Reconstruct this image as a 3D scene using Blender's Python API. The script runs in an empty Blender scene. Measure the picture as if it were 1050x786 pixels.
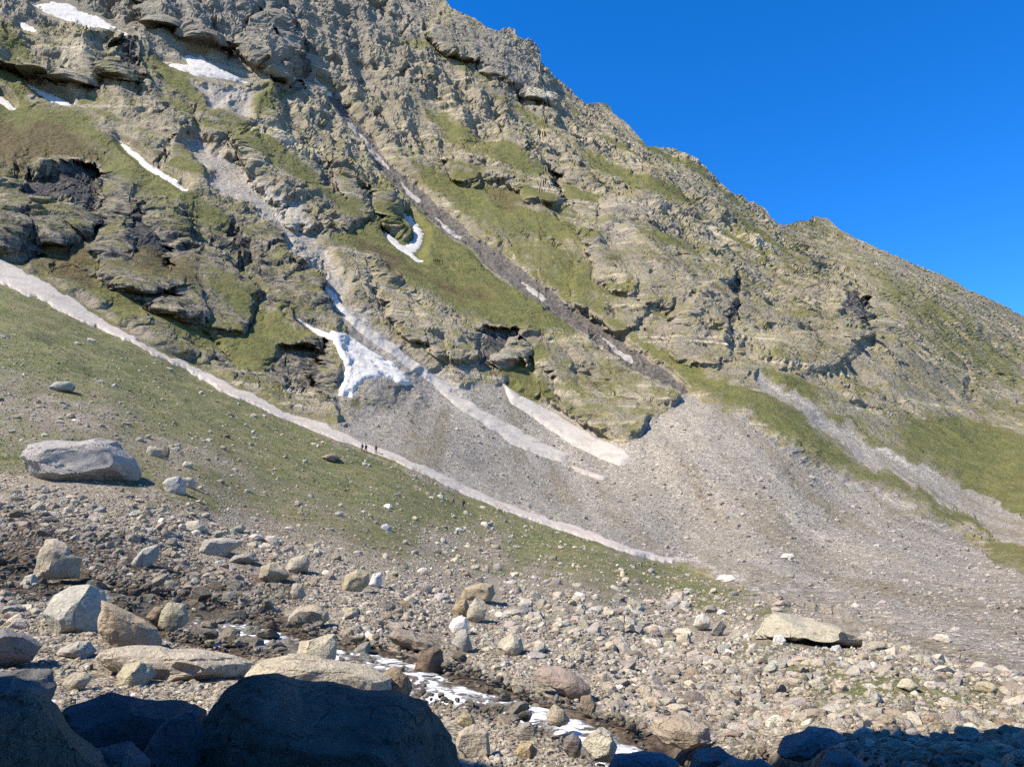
import bpy, bmesh, math, random
import numpy as np
from mathutils import Vector, Matrix

rng = np.random.default_rng(7)
random.seed(7)
F32 = np.float32
scene = bpy.context.scene
COL = scene.collection

# ------------------------------------------------------------------ camera frame
W, H, FPX = 1050.0, 786.0, 800.0
PITCH = math.radians(11.8)
CP, SP = math.cos(PITCH), math.sin(PITCH)


def ray(px, py):
    c = (np.asarray(px, dtype=np.float64) - W / 2) / FPX
    s = (H / 2 - np.asarray(py, dtype=np.float64)) / FPX
    x = c
    y = CP - s * SP
    z = SP + s * CP
    h = np.sqrt(x * x + y * y)
    return x / h, y / h, z / h


def point(px, py, r):
    x, y, z = ray(px, py)
    return np.stack([x * r, y * r, z * r], -1)


def to_pixel(p):
    p = np.asarray(p)
    x, y, z = p[..., 0], p[..., 1], p[..., 2]
    f = y * CP + z * SP
    u = -y * SP + z * CP
    return W / 2 + FPX * x / f, H / 2 - FPX * u / f


SUN = np.array([-0.58, -0.30, 0.76])
SUN /= np.linalg.norm(SUN)

# ------------------------------------------------------------------ noise


def _hash(ix, iy, iz, seed):
    h = (ix * np.uint32(374761393) + iy * np.uint32(668265263) + iz * np.uint32(2246822519)
         + np.uint32((seed * 3266489917) & 0xFFFFFFFF))
    h = (h ^ (h >> np.uint32(13))) * np.uint32(1274126177)
    return h ^ (h >> np.uint32(16))


def perlin(x, y, z, seed=0):
    x = np.asarray(x, F32); y = np.asarray(y, F32); z = np.asarray(z, F32)
    x, y, z = np.broadcast_arrays(x, y, z)
    fx0, fy0, fz0 = np.floor(x), np.floor(y), np.floor(z)
    xi = fx0.astype(np.int32).astype(np.uint32)
    yi = fy0.astype(np.int32).astype(np.uint32)
    zi = fz0.astype(np.int32).astype(np.uint32)
    fx, fy, fz = x - fx0, y - fy0, z - fz0
    u = fx * fx * fx * (fx * (fx * 6 - 15) + 10)
    v = fy * fy * fy * (fy * (fy * 6 - 15) + 10)
    w = fz * fz * fz * (fz * (fz * 6 - 15) + 10)
    one = np.uint32(1)

    def g(dx, dy, dz):
        h = _hash(xi + np.uint32(dx), yi + np.uint32(dy), zi + np.uint32(dz), seed)
        gx = (h & np.uint32(255)).astype(F32) * F32(2 / 255.) - 1
        gy = ((h >> np.uint32(8)) & np.uint32(255)).astype(F32) * F32(2 / 255.) - 1
        gz = ((h >> np.uint32(16)) & np.uint32(255)).astype(F32) * F32(2 / 255.) - 1
        return gx * (fx - dx) + gy * (fy - dy) + gz * (fz - dz)
    x00 = g(0, 0, 0); x00 += u * (g(1, 0, 0) - x00)
    x10 = g(0, 1, 0); x10 += u * (g(1, 1, 0) - x10)
    x01 = g(0, 0, 1); x01 += u * (g(1, 0, 1) - x01)
    x11 = g(0, 1, 1); x11 += u * (g(1, 1, 1) - x11)
    a = x00 + v * (x10 - x00)
    b = x01 + v * (x11 - x01)
    return (a + w * (b - a)) * F32(1.1)


def fbm(x, y, z, octaves=4, seed=0, gain=0.5, lac=2.03):
    t = 0; a = 1.0
    for i in range(octaves):
        t = t + a * perlin(x, y, z, seed + i * 17)
        x = x * lac; y = y * lac; z = z * lac
        a *= gain
    return t


def ridged(x, y, z, octaves=3, seed=0, gain=0.5):
    t = 0; a = 1.0; n = 0
    for i in range(octaves):
        t = t + a * (1 - 2.2 * np.abs(perlin(x, y, z, seed + i * 31)))
        n += a
        x = x * 2.07; y = y * 2.07; z = z * 2.07
        a *= gain
    return t / n


def sstep(a, b, x):
    t = np.clip((x - a) / (b - a), 0, 1)
    return t * t * (3 - 2 * t)


# ------------------------------------------------------------------ region masks (on the terrain's own vertices)
def seg_dist(px, py, a, b):
    ax, ay = a; bx, by = b
    dx, dy = bx - ax, by - ay
    L = dx * dx + dy * dy + 1e-9
    t = np.clip(((px - ax) * dx + (py - ay) * dy) / L, 0, 1)
    return np.hypot(px - ax - t * dx, py - ay - t * dy), t


def poly_mask(PX, PY, poly, feather=4.0):
    """1 inside, 0 outside, feathered over +-feather."""
    out = np.zeros(PX.shape, F32)
    xs = [p[0] for p in poly]; ys = [p[1] for p in poly]
    m = ((PX > min(xs) - feather) & (PX < max(xs) + feather) & (PY > min(ys) - feather) & (PY < max(ys) + feather))
    x = PX[m]; y = PY[m]
    if x.size == 0:
        return out
    inside = np.zeros(x.shape, bool)
    d = np.full(x.shape, 1e9, F32)
    n = len(poly)
    for i in range(n):
        a = poly[i]; b = poly[(i + 1) % n]
        dd, _ = seg_dist(x, y, a, b)
        d = np.minimum(d, dd)
        if a[1] != b[1]:
            c = ((a[1] > y) != (b[1] > y)) & (x < (b[0] - a[0]) * (y - a[1]) / (b[1] - a[1]) + a[0])
            inside ^= c
    sd = np.where(inside, d, -d)
    out[m] = sstep(-feather, feather, sd)
    return out


def stroke_mask(PX, PY, pts, feather=3.0):
    """pts: (x, y, halfwidth)."""
    out = np.zeros(PX.shape, F32)
    mw = max(p[2] for p in pts) + feather
    xs = [p[0] for p in pts]; ys = [p[1] for p in pts]
    m = ((PX > min(xs) - mw) & (PX < max(xs) + mw) & (PY > min(ys) - mw) & (PY < max(ys) + mw))
    x = PX[m]; y = PY[m]
    best = np.full(x.shape, -1e9, F32)
    for a, b in zip(pts[:-1], pts[1:]):
        d, t = seg_dist(x, y, a[:2], b[:2])
        best = np.maximum(best, a[2] + t * (b[2] - a[2]) - d)
    out[m] = sstep(-feather, feather, best)
    return out


# ------------------------------------------------------------------ base form of the valley side: (column, row, range in metres)
CTRL = [
    (-120, 1250, 3), (200, 1250, 3), (525, 1250, 3), (850, 1250, 3.1), (1170, 1250, 3.3),
    (-120, 786, 11), (0, 786, 11), (250, 786, 11.3), (525, 786, 12.3), (700, 786, 12.2), (800, 786, 10.8), (1050, 786, 9.5), (1170, 786, 9.5), (860, 757, 13), (1050, 752, 12.5),
    (0, 720, 18), (200, 720, 19), (400, 720, 19.5), (600, 720, 22), (800, 720, 27), (1050, 720, 33), (1170, 750, 12.5), (1170, 715, 34),
    (0, 650, 30), (200, 650, 31), (400, 650, 33), (600, 650, 40), (800, 650, 52), (1050, 650, 75),
    (-120, 590, 42), (0, 590, 42), (200, 590, 46), (400, 590, 55), (600, 590, 85), (840, 605, 120), (1050, 600, 130), (1170, 600, 140),
    (0, 500, 62), (90, 492, 65), (200, 500, 68), (400, 520, 100), (560, 560, 120),
    (-120, 400, 108), (0, 400, 110), (100, 420, 105), (200, 440, 115), (300, 470, 120),
    (-120, 245, 245), (0, 275, 230), (100, 330, 205), (200, 385, 185), (300, 428, 172), (375, 457, 160), (475, 505, 152), (600, 548, 150), (700, 575, 150),
    (-60, 230, 262), (0, 235, 258), (150, 315, 228), (100, 230, 290), (250, 380, 202), (300, 400, 195), (350, 400, 205),
    (345, 320, 260), (250, 250, 300), (500, 450, 215), (500, 380, 270), (640, 465, 230), (705, 405, 290), (705, 480, 215),
    (800, 480, 230), (800, 550, 170), (900, 520, 230), (900, 580, 150), (1000, 560, 220), (1050, 540, 260), (860, 450, 300),
    (950, 480, 310), (1050, 470, 380), (1170, 500, 330), (1170, 450, 500),
    (560, 305, 350), (640, 360, 322), (470, 240, 420), (400, 180, 480), (345, 105, 545),
    (600, 300, 372), (700, 300, 395), (800, 350, 385), (900, 350, 480), (1000, 400, 540),
    (600, 200, 510), (700, 220, 560), (800, 300, 530),
    (455, 0, 720), (550, 50, 725), (600, 105, 725), (700, 158, 745), (800, 230, 790), (900, 255, 900), (1050, 325, 1050), (1170, 390, 1100),
    (200, 150, 400), (100, 150, 395), (0, 150, 385), (200, 50, 520), (0, 50, 500), (0, 0, 560), (200, 0, 585), (340, 0, 650),
    (-120, 0, 540), (0, -120, 680), (300, -120, 780), (-120, -120, 670), (-120, 120, 390),
]
_c = np.array(CTRL, float)
_X = _c[:, :2] / 400.0
_Y = np.log(_c[:, 2])


def _tps(d2):
    return np.where(d2 > 0, 0.5 * d2 * np.log(d2 + 1e-20), 0)


_K = _tps(((_X[:, None] - _X[None]) ** 2).sum(-1)) + np.eye(len(_X)) * 0.004
_Pm = np.hstack([np.ones((len(_X), 1)), _X])
_A = np.block([[_K, _Pm], [_Pm.T, np.zeros((3, 3))]])
_sol = np.linalg.solve(_A, np.concatenate([_Y, np.zeros(3)]))


def base_range(px, py):
    px = np.asarray(px, float); py = np.asarray(py, float)
    qx, qy = px / 400, py / 400
    t = _sol[-3] + _sol[-2] * qx + _sol[-1] * qy
    for i in range(len(_X)):
        t = t + _sol[i] * _tps((qx - _X[i, 0]) ** 2 + (qy - _X[i, 1]) ** 2)
    return np.exp(t)


SKY = [(-140, -120), (0, -118), (250, -95), (380, -55), (430, -25), (452, -6), (463, 10), (485, 20), (500, 30), (510, 34), (517, 29),
       (525, 31), (530, 40), (545, 44), (551, 50), (553, 62), (560, 72), (575, 85), (590, 100), (600, 108), (612, 106), (623, 109),
       (628, 118), (640, 127), (650, 138), (662, 151), (680, 152), (700, 158), (715, 165), (730, 180), (753, 200), (780, 213),
       (797, 231), (807, 231), (817, 227), (827, 227), (833, 222), (847, 225), (857, 235), (873, 243), (900, 255), (930, 268),
       (967, 283), (993, 298), (1017, 309), (1048, 325), (1110, 352), (1190, 392)]

NC = 1180
NR_NEAR, NR = 70, 900
cols = np.linspace(-130, 1175, NC)
sky_y = np.interp(cols, [p[0] for p in SKY], [p[1] for p in SKY])
v_near = np.linspace(0, 1, NR_NEAR, endpoint=False) ** 1.0
rows_near = 1250 + (800 - 1250) * v_near
rows_t = np.linspace(0, 1, NR)
PX = np.broadcast_to(cols[None, :], (NR_NEAR + NR, NC)).astype(F32).copy()
PY = np.concatenate([np.broadcast_to(rows_near[:, None], (NR_NEAR, NC)),
                     800 + rows_t[:, None] * (sky_y[None, :] - 800)]).astype(F32)
NRT = NR_NEAR + NR
# coarse evaluation of the smooth base form, then bilinear
gx = np.linspace(-140, 1190, 140); gy = np.linspace(-130, 1260, 150)
GX, GY = np.meshgrid(gx, gy)
LG = np.log(base_range(GX, GY)).astype(F32)


def bilin(G, fx, fy):
    x0 = np.clip(np.floor(fx).astype(int), 0, G.shape[1] - 2); y0 = np.clip(np.floor(fy).astype(int), 0, G.shape[0] - 2)
    tx = fx - x0; ty = fy - y0
    if G.ndim == 3:
        tx = tx[..., None]; ty = ty[..., None]
    return (G[y0, x0] * (1 - tx) + G[y0, x0 + 1] * tx) * (1 - ty) + (G[y0 + 1, x0] * (1 - tx) + G[y0 + 1, x0 + 1] * tx) * ty


LR = bilin(LG, (PX - gx[0]) / (gx[1] - gx[0]), (PY - gy[0]) / (gy[1] - gy[0])).astype(F32)

# warped region coordinates, so that every border is uneven
wn1 = fbm(PX / 34, PY / 34, 0 * PX, 5, 3, .6)
wn2 = fbm(PX / 34, PY / 34, 0 * PX + 9.5, 5, 5, .6)
WX = PX + 13 * wn1
WY = PY + 12 * wn2
SX = PX + 2.6 * wn1
SY = PY + 2.6 * wn2

# buttresses that stand forward of the gullies beside them: (outline, pull, feather)
BUTTRESS = [
    ([(-150, 150), (30, 160), (120, 172), (200, 200), (260, 222), (315, 258), (338, 300), (352, 350), (352, 385), (335, 410), (290, 398),
      (200, 338), (100, 288), (0, 232), (-150, 190)], 0.024, 7),
    ([(-150, 185), (20, 170), (95, 172), (128, 190), (125, 215), (95, 232), (30, 262), (-150, 210)], 0.035, 5),
    ([(100, 262), (120, 235), (150, 208), (182, 212), (190, 240), (225, 260), (262, 300), (240, 345), (150, 320)], 0.03, 6),
    ([(375, 275), (440, 318), (480, 332), (545, 342), (530, 375), (500, 372), (460, 372), (395, 330)], 0.035, 6),
    ([(545, 350), (600, 350), (660, 372), (702, 408), (650, 444), (600, 438), (555, 405)], 0.02, 8),
    ([(-150, 15), (20, 30), (60, 30), (120, 36), (142, 62), (146, 88), (112, 84), (30, 77), (-150, 45)], 0.045, 6),
    ([(90, -150), (200, -60), (272, -15), (296, 36), (308, 78), (288, 92), (240, 48), (165, 34), (120, -20)], 0.045, 7),
    ([(240, 140), (300, 150), (360, 170), (398, 205), (405, 240), (380, 235), (330, 230), (300, 232), (262, 195)], 0.035, 6),
    ([(455, 165), (520, 140), (545, 165), (560, 185), (572, 205), (560, 215), (520, 190), (470, 185)], 0.03, 6),
    ([(700, 160), (753, 205), (800, 236), (848, 285), (872, 310), (880, 345), (850, 380), (800, 372), (700, 330), (620, 290), (600, 240), (640, 190)], 0.035, 9),
    ([(470, -10), (556, 50), (566, 85), (556, 112), (510, 90), (440, 40)], 0.03, 6),
    ([(740, 280), (746, 330), (742, 375), (700, 372), (690, 330), (712, 300)], 0.02, 4),
    ([(848, 290), (872, 305), (880, 350), (860, 352), (846, 318)], 0.02, 4),
    ([(590, 270), (640, 285), (655, 320), (630, 345), (596, 322)], 0.02, 5),
    ([(330, 330), (365, 325), (430, 375), (430, 400), (350, 415), (340, 385)], 0.042, 20),
    ([(655, 452), (700, 403), (730, 412), (800, 470), (850, 530), (740, 530), (690, 480)], 0.026, 24),
    ([(165, 55), (260, 60), (262, 92), (180, 84)], 0.012, 10),
    ([(210, 108), (238, 100), (245, 132), (236, 146), (214, 140)], 0.02, 5),
]
for poly, amt, f in BUTTRESS:
    LR -= amt * poly_mask(WX, WY, poly, f)
# gullies and chutes cut back into the slope
CHUTES = [
    ([(335, 92, 4), (400, 178, 7), (470, 240, 9), (560, 306, 9), (640, 362, 10), (708, 408, 12)], 0.014, 6),
    ([(196, 150, 10), (235, 185, 13), (300, 232, 14), (325, 262, 12), (338, 292, 12), (352, 315, 16), (400, 372, 22), (450, 410, 26)], 0.008, 10),
    ([(772, 388, 6), (850, 442, 8), (930, 492, 10), (1050, 548, 12)], 0.0025, 8),
    ([(236, 60, 2), (262, 8, 4), (240, -60, 6)], 0.02, 5),
    ([(740, 262, 2), (742, 300, 4), (744, 345, 4)], 0.02, 4),
    ([(240, 228, 2), (247, 258, 4), (246, 280, 2)], 0.012, 4),
    ([(862, 300, 4), (876, 320, 7), (884, 350, 4)], 0.018, 5),
    ([(566, 178, 4), (574, 205, 5), (590, 222, 4)], 0.012, 5),
    ([(60, 240, 5), (66, 262, 7), (72, 272, 3)], 0.02, 5),
]
for pts, amt, f in CHUTES:
    LR += amt * stroke_mask(WX, WY, pts, f)

# walls set back under their lips; dark rock and painted shade share these outlines
DARK_SHADE = [
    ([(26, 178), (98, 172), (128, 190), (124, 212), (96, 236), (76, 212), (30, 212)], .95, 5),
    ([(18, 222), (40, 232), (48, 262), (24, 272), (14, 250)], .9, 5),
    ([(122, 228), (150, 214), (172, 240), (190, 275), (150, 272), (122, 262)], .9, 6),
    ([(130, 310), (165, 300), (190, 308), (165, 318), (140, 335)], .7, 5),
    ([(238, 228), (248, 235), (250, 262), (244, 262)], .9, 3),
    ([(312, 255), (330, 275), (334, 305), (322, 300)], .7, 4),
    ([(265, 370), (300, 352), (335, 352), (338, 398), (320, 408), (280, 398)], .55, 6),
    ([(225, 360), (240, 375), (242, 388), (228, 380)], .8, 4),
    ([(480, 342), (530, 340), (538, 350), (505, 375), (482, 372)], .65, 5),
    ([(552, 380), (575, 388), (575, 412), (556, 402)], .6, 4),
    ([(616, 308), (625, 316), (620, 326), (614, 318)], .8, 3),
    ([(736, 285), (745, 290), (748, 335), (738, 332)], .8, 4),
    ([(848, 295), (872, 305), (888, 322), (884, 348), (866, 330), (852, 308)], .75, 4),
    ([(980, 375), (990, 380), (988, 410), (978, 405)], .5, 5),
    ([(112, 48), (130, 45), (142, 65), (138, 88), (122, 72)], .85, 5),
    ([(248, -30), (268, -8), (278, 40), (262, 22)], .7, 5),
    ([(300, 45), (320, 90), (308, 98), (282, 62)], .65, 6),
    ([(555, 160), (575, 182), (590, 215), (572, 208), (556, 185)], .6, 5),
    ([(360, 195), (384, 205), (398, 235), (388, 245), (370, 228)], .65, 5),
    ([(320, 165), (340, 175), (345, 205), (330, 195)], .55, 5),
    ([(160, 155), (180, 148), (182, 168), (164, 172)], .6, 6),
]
for poly, st, f in DARK_SHADE:
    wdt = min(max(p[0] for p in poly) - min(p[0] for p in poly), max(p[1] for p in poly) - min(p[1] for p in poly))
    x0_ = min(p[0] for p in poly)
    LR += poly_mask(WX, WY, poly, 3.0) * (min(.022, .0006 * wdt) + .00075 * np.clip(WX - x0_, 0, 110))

P0 = point(PX, PY, np.exp(LR)).astype(F32)

# ------------------------------------------------------------------ regions
STRIP = [(-150, 196), (-60, 240), (0, 266), (20, 276), (45, 289), (75, 306), (110, 330), (150, 355), (190, 374), (230, 391), (265, 408),
         (300, 425), (330, 434), (352, 444), (372, 455), (400, 464), (440, 482), (480, 500), (520, 517), (560, 532), (610, 548), (650, 562),
         (692, 574), (690, 577), (648, 566), (600, 552), (555, 537), (515, 522), (475, 506), (430, 484), (395, 470), (366, 459), (340, 448),
         (310, 437), (280, 424), (245, 408), (205, 388), (165, 367), (120, 345), (75, 323), (35, 304), (0, 290), (-60, 268), (-150, 235)]
MEADOW = [(-150, 235), (0, 283), (75, 321), (165, 366), (245, 407), (330, 446), (430, 487), (515, 522), (600, 553), (692, 577), (780, 604),
          (905, 648), (1060, 700), (1300, 780), (1300, 1300), (-200, 1300), (-200, 235)]
SCREE = [(332, 285), (345, 298), (372, 322), (420, 368), (470, 396), (508, 392), (530, 400), (600, 440), (640, 460), (652, 446), (680, 424),
         (706, 404), (735, 415), (775, 446), (850, 486), (900, 508), (960, 540), (1050, 586), (1250, 670), (1250, 800), (1060, 702), (905, 650), (780, 606), (692, 577),
         (600, 551), (515, 520), (430, 485), (352, 444), (340, 420), (352, 402), (358, 345)]
SNOW = [  # outline, label
    ([(35, 6), (52, 2), (70, 5), (82, 12), (100, 17), (120, 30), (104, 31), (80, 25), (56, 17)], 'broad white snow patch near the top left corner below the summit crags', 1.0),
    ([(120, 31), (129, 34), (139, 43), (136, 45), (127, 39)], 'thin snow sliver trailing down right from the top left snow patch', .5),
    ([(168, 65), (194, 67), (189, 57), (206, 57), (220, 67), (236, 75), (253, 86), (226, 79), (196, 76)], 'winged white snow patch on the scree ledge under the high ridge', 1.0),
    ([(26, 86), (54, 97), (77, 108), (66, 110), (46, 101)], 'slanting snow streak on the green slope at upper left', .8),
    ([(-6, 92), (6, 101), (17, 113), (8, 112), (-6, 101)], 'small snow patch cut by the left edge of the photo', .7),
    ([(119, 142), (133, 151), (150, 165), (172, 180), (193, 195), (190, 197), (168, 184), (148, 171), (130, 156)], 'narrow curved snow line lying in a small gully above the dark cliffs', .7),
    ([(20, 22), (34, 27), (39, 33), (25, 30)], 'tiny snow scrap beside the upper left cliff', .5),
    ([(322, 79), (335, 88), (342, 99), (332, 95)], 'short snow wedge at the head of the long dark chute', .7),
    ([(411, 216), (425, 226), (434, 240), (430, 256), (420, 261), (414, 255), (425, 246), (424, 234), (414, 226)], 'hook shaped white snow patch beside a dark crag left of the chute', .9),
    ([(384, 233), (402, 243), (420, 257), (433, 268), (428, 268), (414, 260), (396, 246)], 'thin slanting snow line below the hook shaped patch', .5),
    ([(338, 340), (357, 345), (381, 360), (401, 372), (415, 383), (425, 396), (414, 395), (402, 391), (394, 387), (384, 388), (374, 389), (367, 397), (360, 405), (349, 404), (355, 378)],
     'fan shaped snow field at the foot of the lower cliff', 1.3),
    ([(332, 294), (343, 301), (353, 317), (346, 318), (337, 306)], 'bluish snow wedge in the gully mouth above the fan shaped field', .9),
    ([(345, 310), (353, 316), (372, 331), (400, 351), (432, 376), (462, 398), (460, 404), (436, 388), (404, 365), (372, 341), (352, 324)], 'long dusty snow ribbon down the middle of the gully', .8),
    ([(448, 398), (466, 405), (486, 416), (512, 431), (534, 442), (560, 457), (584, 467), (577, 473), (556, 469), (528, 457), (498, 437), (471, 420)],
     'long pale snow tongue on the grey scree, lower of the two', 1.3),
    ([(513, 390), (524, 399), (545, 411), (580, 432), (612, 449), (640, 463), (649, 472), (636, 478), (615, 471), (580, 451), (550, 431), (527, 413)],
     'long pointed snow tongue under the grassy rock band, upper of the two', 1.3),
    ([(410, 186), (420, 196), (433, 207), (430, 209), (417, 199)], 'snow streak on the left edge of the upper chute', .5),
    ([(446, 222), (458, 232), (474, 244), (471, 247), (455, 235)], 'snow streak in the chute near its middle', .5),
    ([(534, 288), (547, 296), (562, 308), (556, 308), (543, 299)], 'grubby snow scrap in the dark debris of the chute', .5),
    ([(344, 112), (362, 130), (382, 152), (400, 172), (398, 175), (378, 156), (358, 134)], 'long thin snow thread along the upper chute', .5),
    ([(308, 328), (328, 338), (352, 350), (350, 354), (326, 343)], 'thin snow line leading left from the fan shaped field', .6),
    ([(584, 477), (602, 482), (622, 489), (618, 491), (600, 486)], 'faint snow streak on the scree below both tongues', .5),
    ([(82, 237), (94, 236), (106, 240), (103, 247), (91, 243)], 'small snow patch tucked under the dark left cliffs', .7),
    ([(615, 345), (632, 357), (650, 368), (647, 371), (628, 360)], 'pale snow sliver at the lower end of the chute', .4),
]
m_meadow = poly_mask(SX, SY, MEADOW, 2)
m_scree = poly_mask(WX, WY, SCREE, 5)
m_strip = poly_mask((PX + 4 * wn1).astype(F32), (PY + 5 * wn2 * np.clip((700 - PX) / 500, .25, 1)).astype(F32), STRIP, 1.8)
snow_masks = [poly_mask(SX, SY, s[0], 1.8 if s[2] < .75 else 3.6) for s in SNOW]
m_snow = m_strip.copy()
for s in snow_masks:
    m_snow = np.maximum(m_snow, s)
m_gully = stroke_mask((PX + 5 * wn1).astype(F32), (PY + 5 * wn2).astype(F32), [(340, 98, 4), (400, 178, 7), (470, 240, 9.5), (560, 306, 9), (640, 362, 9), (680, 388, 7), (702, 402, 3)], 4)
m_boulderfield = np.maximum(stroke_mask(WX, WY, [(198, 145, 12), (235, 185, 16), (300, 232, 17), (330, 275, 14), (340, 295, 12)], 7),
                            poly_mask(WX, WY, [(190, 82), (230, 84), (262, 100), (252, 125), (215, 110)], 8))
m_rightgully = stroke_mask(WX, WY, [(770, 386, 6), (850, 440, 9), (930, 490, 11), (1050, 546, 12), (1200, 610, 14)], 4)
m_loose = np.maximum.reduce([m_scree, m_gully, m_boulderfield * .8, m_rightgully])

GRASS = [
    ([(-150, 105), (0, 60), (20, 60), (40, 110), (90, 120), (150, 160), (200, 205), (150, 190), (80, 150), (0, 150), (-150, 160)], .75, 10),
    ([(60, 95), (110, 100), (125, 118), (80, 112)], .7, 8),
    ([(255, 92), (290, 96), (288, 118), (262, 128), (250, 110)], .8, 8),
    ([(405, 45), (450, 52), (482, 68), (470, 74), (420, 60)], .8, 6),
    ([(330, 245), (380, 210), (415, 205), (450, 232), (505, 275), (560, 312), (610, 348), (560, 345), (520, 345), (470, 325), (420, 300), (380, 270)], .8, 10),
    ([(150, 318), (190, 328), (250, 332), (300, 345), (265, 385), (215, 365), (165, 350)], .85, 8),
    ([(82, 290), (110, 292), (132, 318), (118, 325), (95, 308)], .9, 6),
    ([(200, 262), (260, 300), (310, 345), (290, 385), (250, 330), (215, 300)], .7, 8),
    ([(505, 378), (530, 370), (560, 352), (562, 362), (545, 385), (565, 412), (612, 440), (640, 458), (625, 458), (570, 430), (520, 398)], .95, 5),
    ([(905, 425), (985, 425), (1060, 450), (1250, 500), (1250, 610), (1050, 545), (990, 515), (930, 470)], .8, 14),
    ([(770, 372), (830, 392), (832, 412), (800, 412), (768, 388)], .85, 6),
    ([(455, 170), (480, 168), (500, 200), (540, 235), (600, 262), (640, 300), (600, 330), (540, 282), (490, 235), (468, 210)], .6, 12),
    ([(560, 260), (600, 266), (625, 300), (600, 325), (570, 300)], .7, 10),
    ([(830, 240), (900, 262), (960, 300), (1050, 350), (1050, 420), (960, 390), (880, 300)], .55, 20),
]
GRASS_STROKES = [
    ([(470, 228, 6), (520, 262, 9), (585, 308, 10), (650, 352, 8), (722, 392, 10), (790, 432, 14), (850, 468, 9), (930, 510, 6), (1050, 566, 7), (1150, 610, 7)], .78, 10),
    ([(790, 395, 8), (850, 425, 6), (900, 452, 8)], .6, 8),
]
HEATH = [
    ([(-150, 130), (0, 130), (70, 138), (120, 165), (40, 172), (-150, 160)], .9, 8),
    ([(128, 255), (200, 262), (205, 292), (140, 288)], .75, 8),
    ([(350, 252), (410, 262), (432, 282), (390, 285)], .8, 7),
    ([(440, 285), (500, 292), (522, 312), (470, 312)], .55, 10),
    ([(495, 195), (560, 208), (572, 226), (505, 222)], .6, 10),
    ([(45, 255), (92, 256), (86, 290), (52, 278)], .8, 5),
]
GREY = [
    ([(-150, -150), (110, -150), (290, -140), (330, 80), (300, 100), (250, 60), (190, 55), (130, 30), (40, 0), (-150, 20)], .9, 25),
    ([(330, -120), (450, -20), (560, 50), (575, 100), (540, 120), (470, 80), (400, 60), (360, 90), (310, 40)], .6, 22),
    ([(440, 10), (552, 45), (560, 100), (520, 110), (470, 70)], .8, 12),
    ([(600, 215), (660, 210), (650, 245), (610, 250)], .6, 10),
    ([(480, 345), (540, 345), (520, 375), (485, 370)], .8, 5),
    ([(380, 60), (440, 95), (440, 120), (380, 100)], .4, 15),
]
PALE = [
    ([(60, 40), (105, 38), (108, 85), (60, 80)], .5, 10),
    ([(250, 130), (330, 150), (330, 162), (250, 152)], .75, 6),
    ([(590, 190), (680, 200), (680, 222), (590, 205)], .5, 10),
    ([(700, 205), (790, 245), (800, 285), (730, 262), (700, 240)], .55, 12),
    ([(540, 85), (575, 95), (560, 105), (535, 100)], .7, 6),
    ([(880, 325), (930, 335), (930, 345), (880, 338)], .6, 5),
    ([(60, 60), (72, 55), (76, 75), (64, 80)], .6, 6),
    ([(690, 380), (770, 375), (765, 395), (715, 398)], .4, 8),
]


def regions(plist, slist=()):
    out = np.zeros(PX.shape, F32)
    for poly, s, f in plist:
        out = np.maximum(out, s * poly_mask(WX, WY, poly, f * 1.6))
    for pts, s, f in slist:
        out = np.maximum(out, s * stroke_mask(WX, WY, pts, f * 1.3))
    return out


r_grass = regions(GRASS, GRASS_STROKES)
r_heath = regions(HEATH)
r_dark_shade = regions(DARK_SHADE)
r_grey = regions(GREY)
r_pale = regions(PALE)

# ------------------------------------------------------------------ relief in world space


def grid_normals(P):
    du = np.empty_like(P); dv = np.empty_like(P)
    du[:, 1:-1] = P[:, 2:] - P[:, :-2]; du[:, 0] = P[:, 1] - P[:, 0]; du[:, -1] = P[:, -1] - P[:, -2]
    dv[1:-1] = P[2:] - P[:-2]; dv[0] = P[1] - P[0]; dv[-1] = P[-1] - P[-2]
    n = np.cross(du, dv)
    n /= np.linalg.norm(n, axis=-1, keepdims=True) + 1e-12
    return n


def blur(A, k):
    for ax in (0, 1):
        pad = [(0, 0)] * A.ndim; pad[ax] = (k, k)
        B = np.pad(A, pad, mode='edge').astype(np.float64)
        c = np.cumsum(B, axis=ax)
        z = np.zeros_like(np.take(c, [0], axis=ax))
        c = np.concatenate([z, c], axis=ax)
        n = 2 * k + 1
        A = (np.take(c, np.arange(n, c.shape[ax]), axis=ax) - np.take(c, np.arange(0, c.shape[ax] - n), axis=ax)) / n
    return A.astype(F32)


N0 = grid_normals(blur(P0, 6))
flip = (N0 * -P0).sum(-1) < 0
N0[flip] *= -1
Rg = np.linalg.norm(P0, axis=-1)
hor = N0.copy(); hor[..., 2] = 0
hor /= np.linalg.norm(hor, axis=-1, keepdims=True) + 1e-6

calm = blur(np.maximum(poly_mask(PX, PY, [(300, 318), (350, 312), (375, 325), (436, 378), (434, 408), (342, 414), (338, 360)], 8), poly_mask(PX, PY, [(160, 52), (260, 60), (262, 92), (180, 84)], 6)), 4)
gcalm = sstep(0, .3, blur(m_gully, 7))
cliff = (1 - .75 * gcalm) * (1 - .85 * calm) * (1 - m_meadow) * (1 - np.clip(m_loose * 1.05, 0, 1)) * (1 - sstep(0, .22, blur(m_snow, 5)))
_w = sstep(690, 800, PX) * sstep(330, 400, PY)
cliff = blur(cliff, 1) * (1 - _w) + blur(cliff, 12) * _w
soft = None          # turf lies smoother than rock
far = np.clip(Rg / 500, .35, 1.35)

X, Y, Z = P0[..., 0], P0[..., 1], P0[..., 2]
U = X * .9 + Y * .42                                           # along the contour
V = -X * .42 + Y * .9
wz = Z + 9 * fbm(X / 60, Y / 60, Z / 60, 2, 41) + .10 * U      # gently dipping strata


def terrace(t, sharp=.72):
    f = t - np.floor(t)
    return np.where(f < sharp, f / sharp, (1 - f) / (1 - sharp)) - .5


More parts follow.
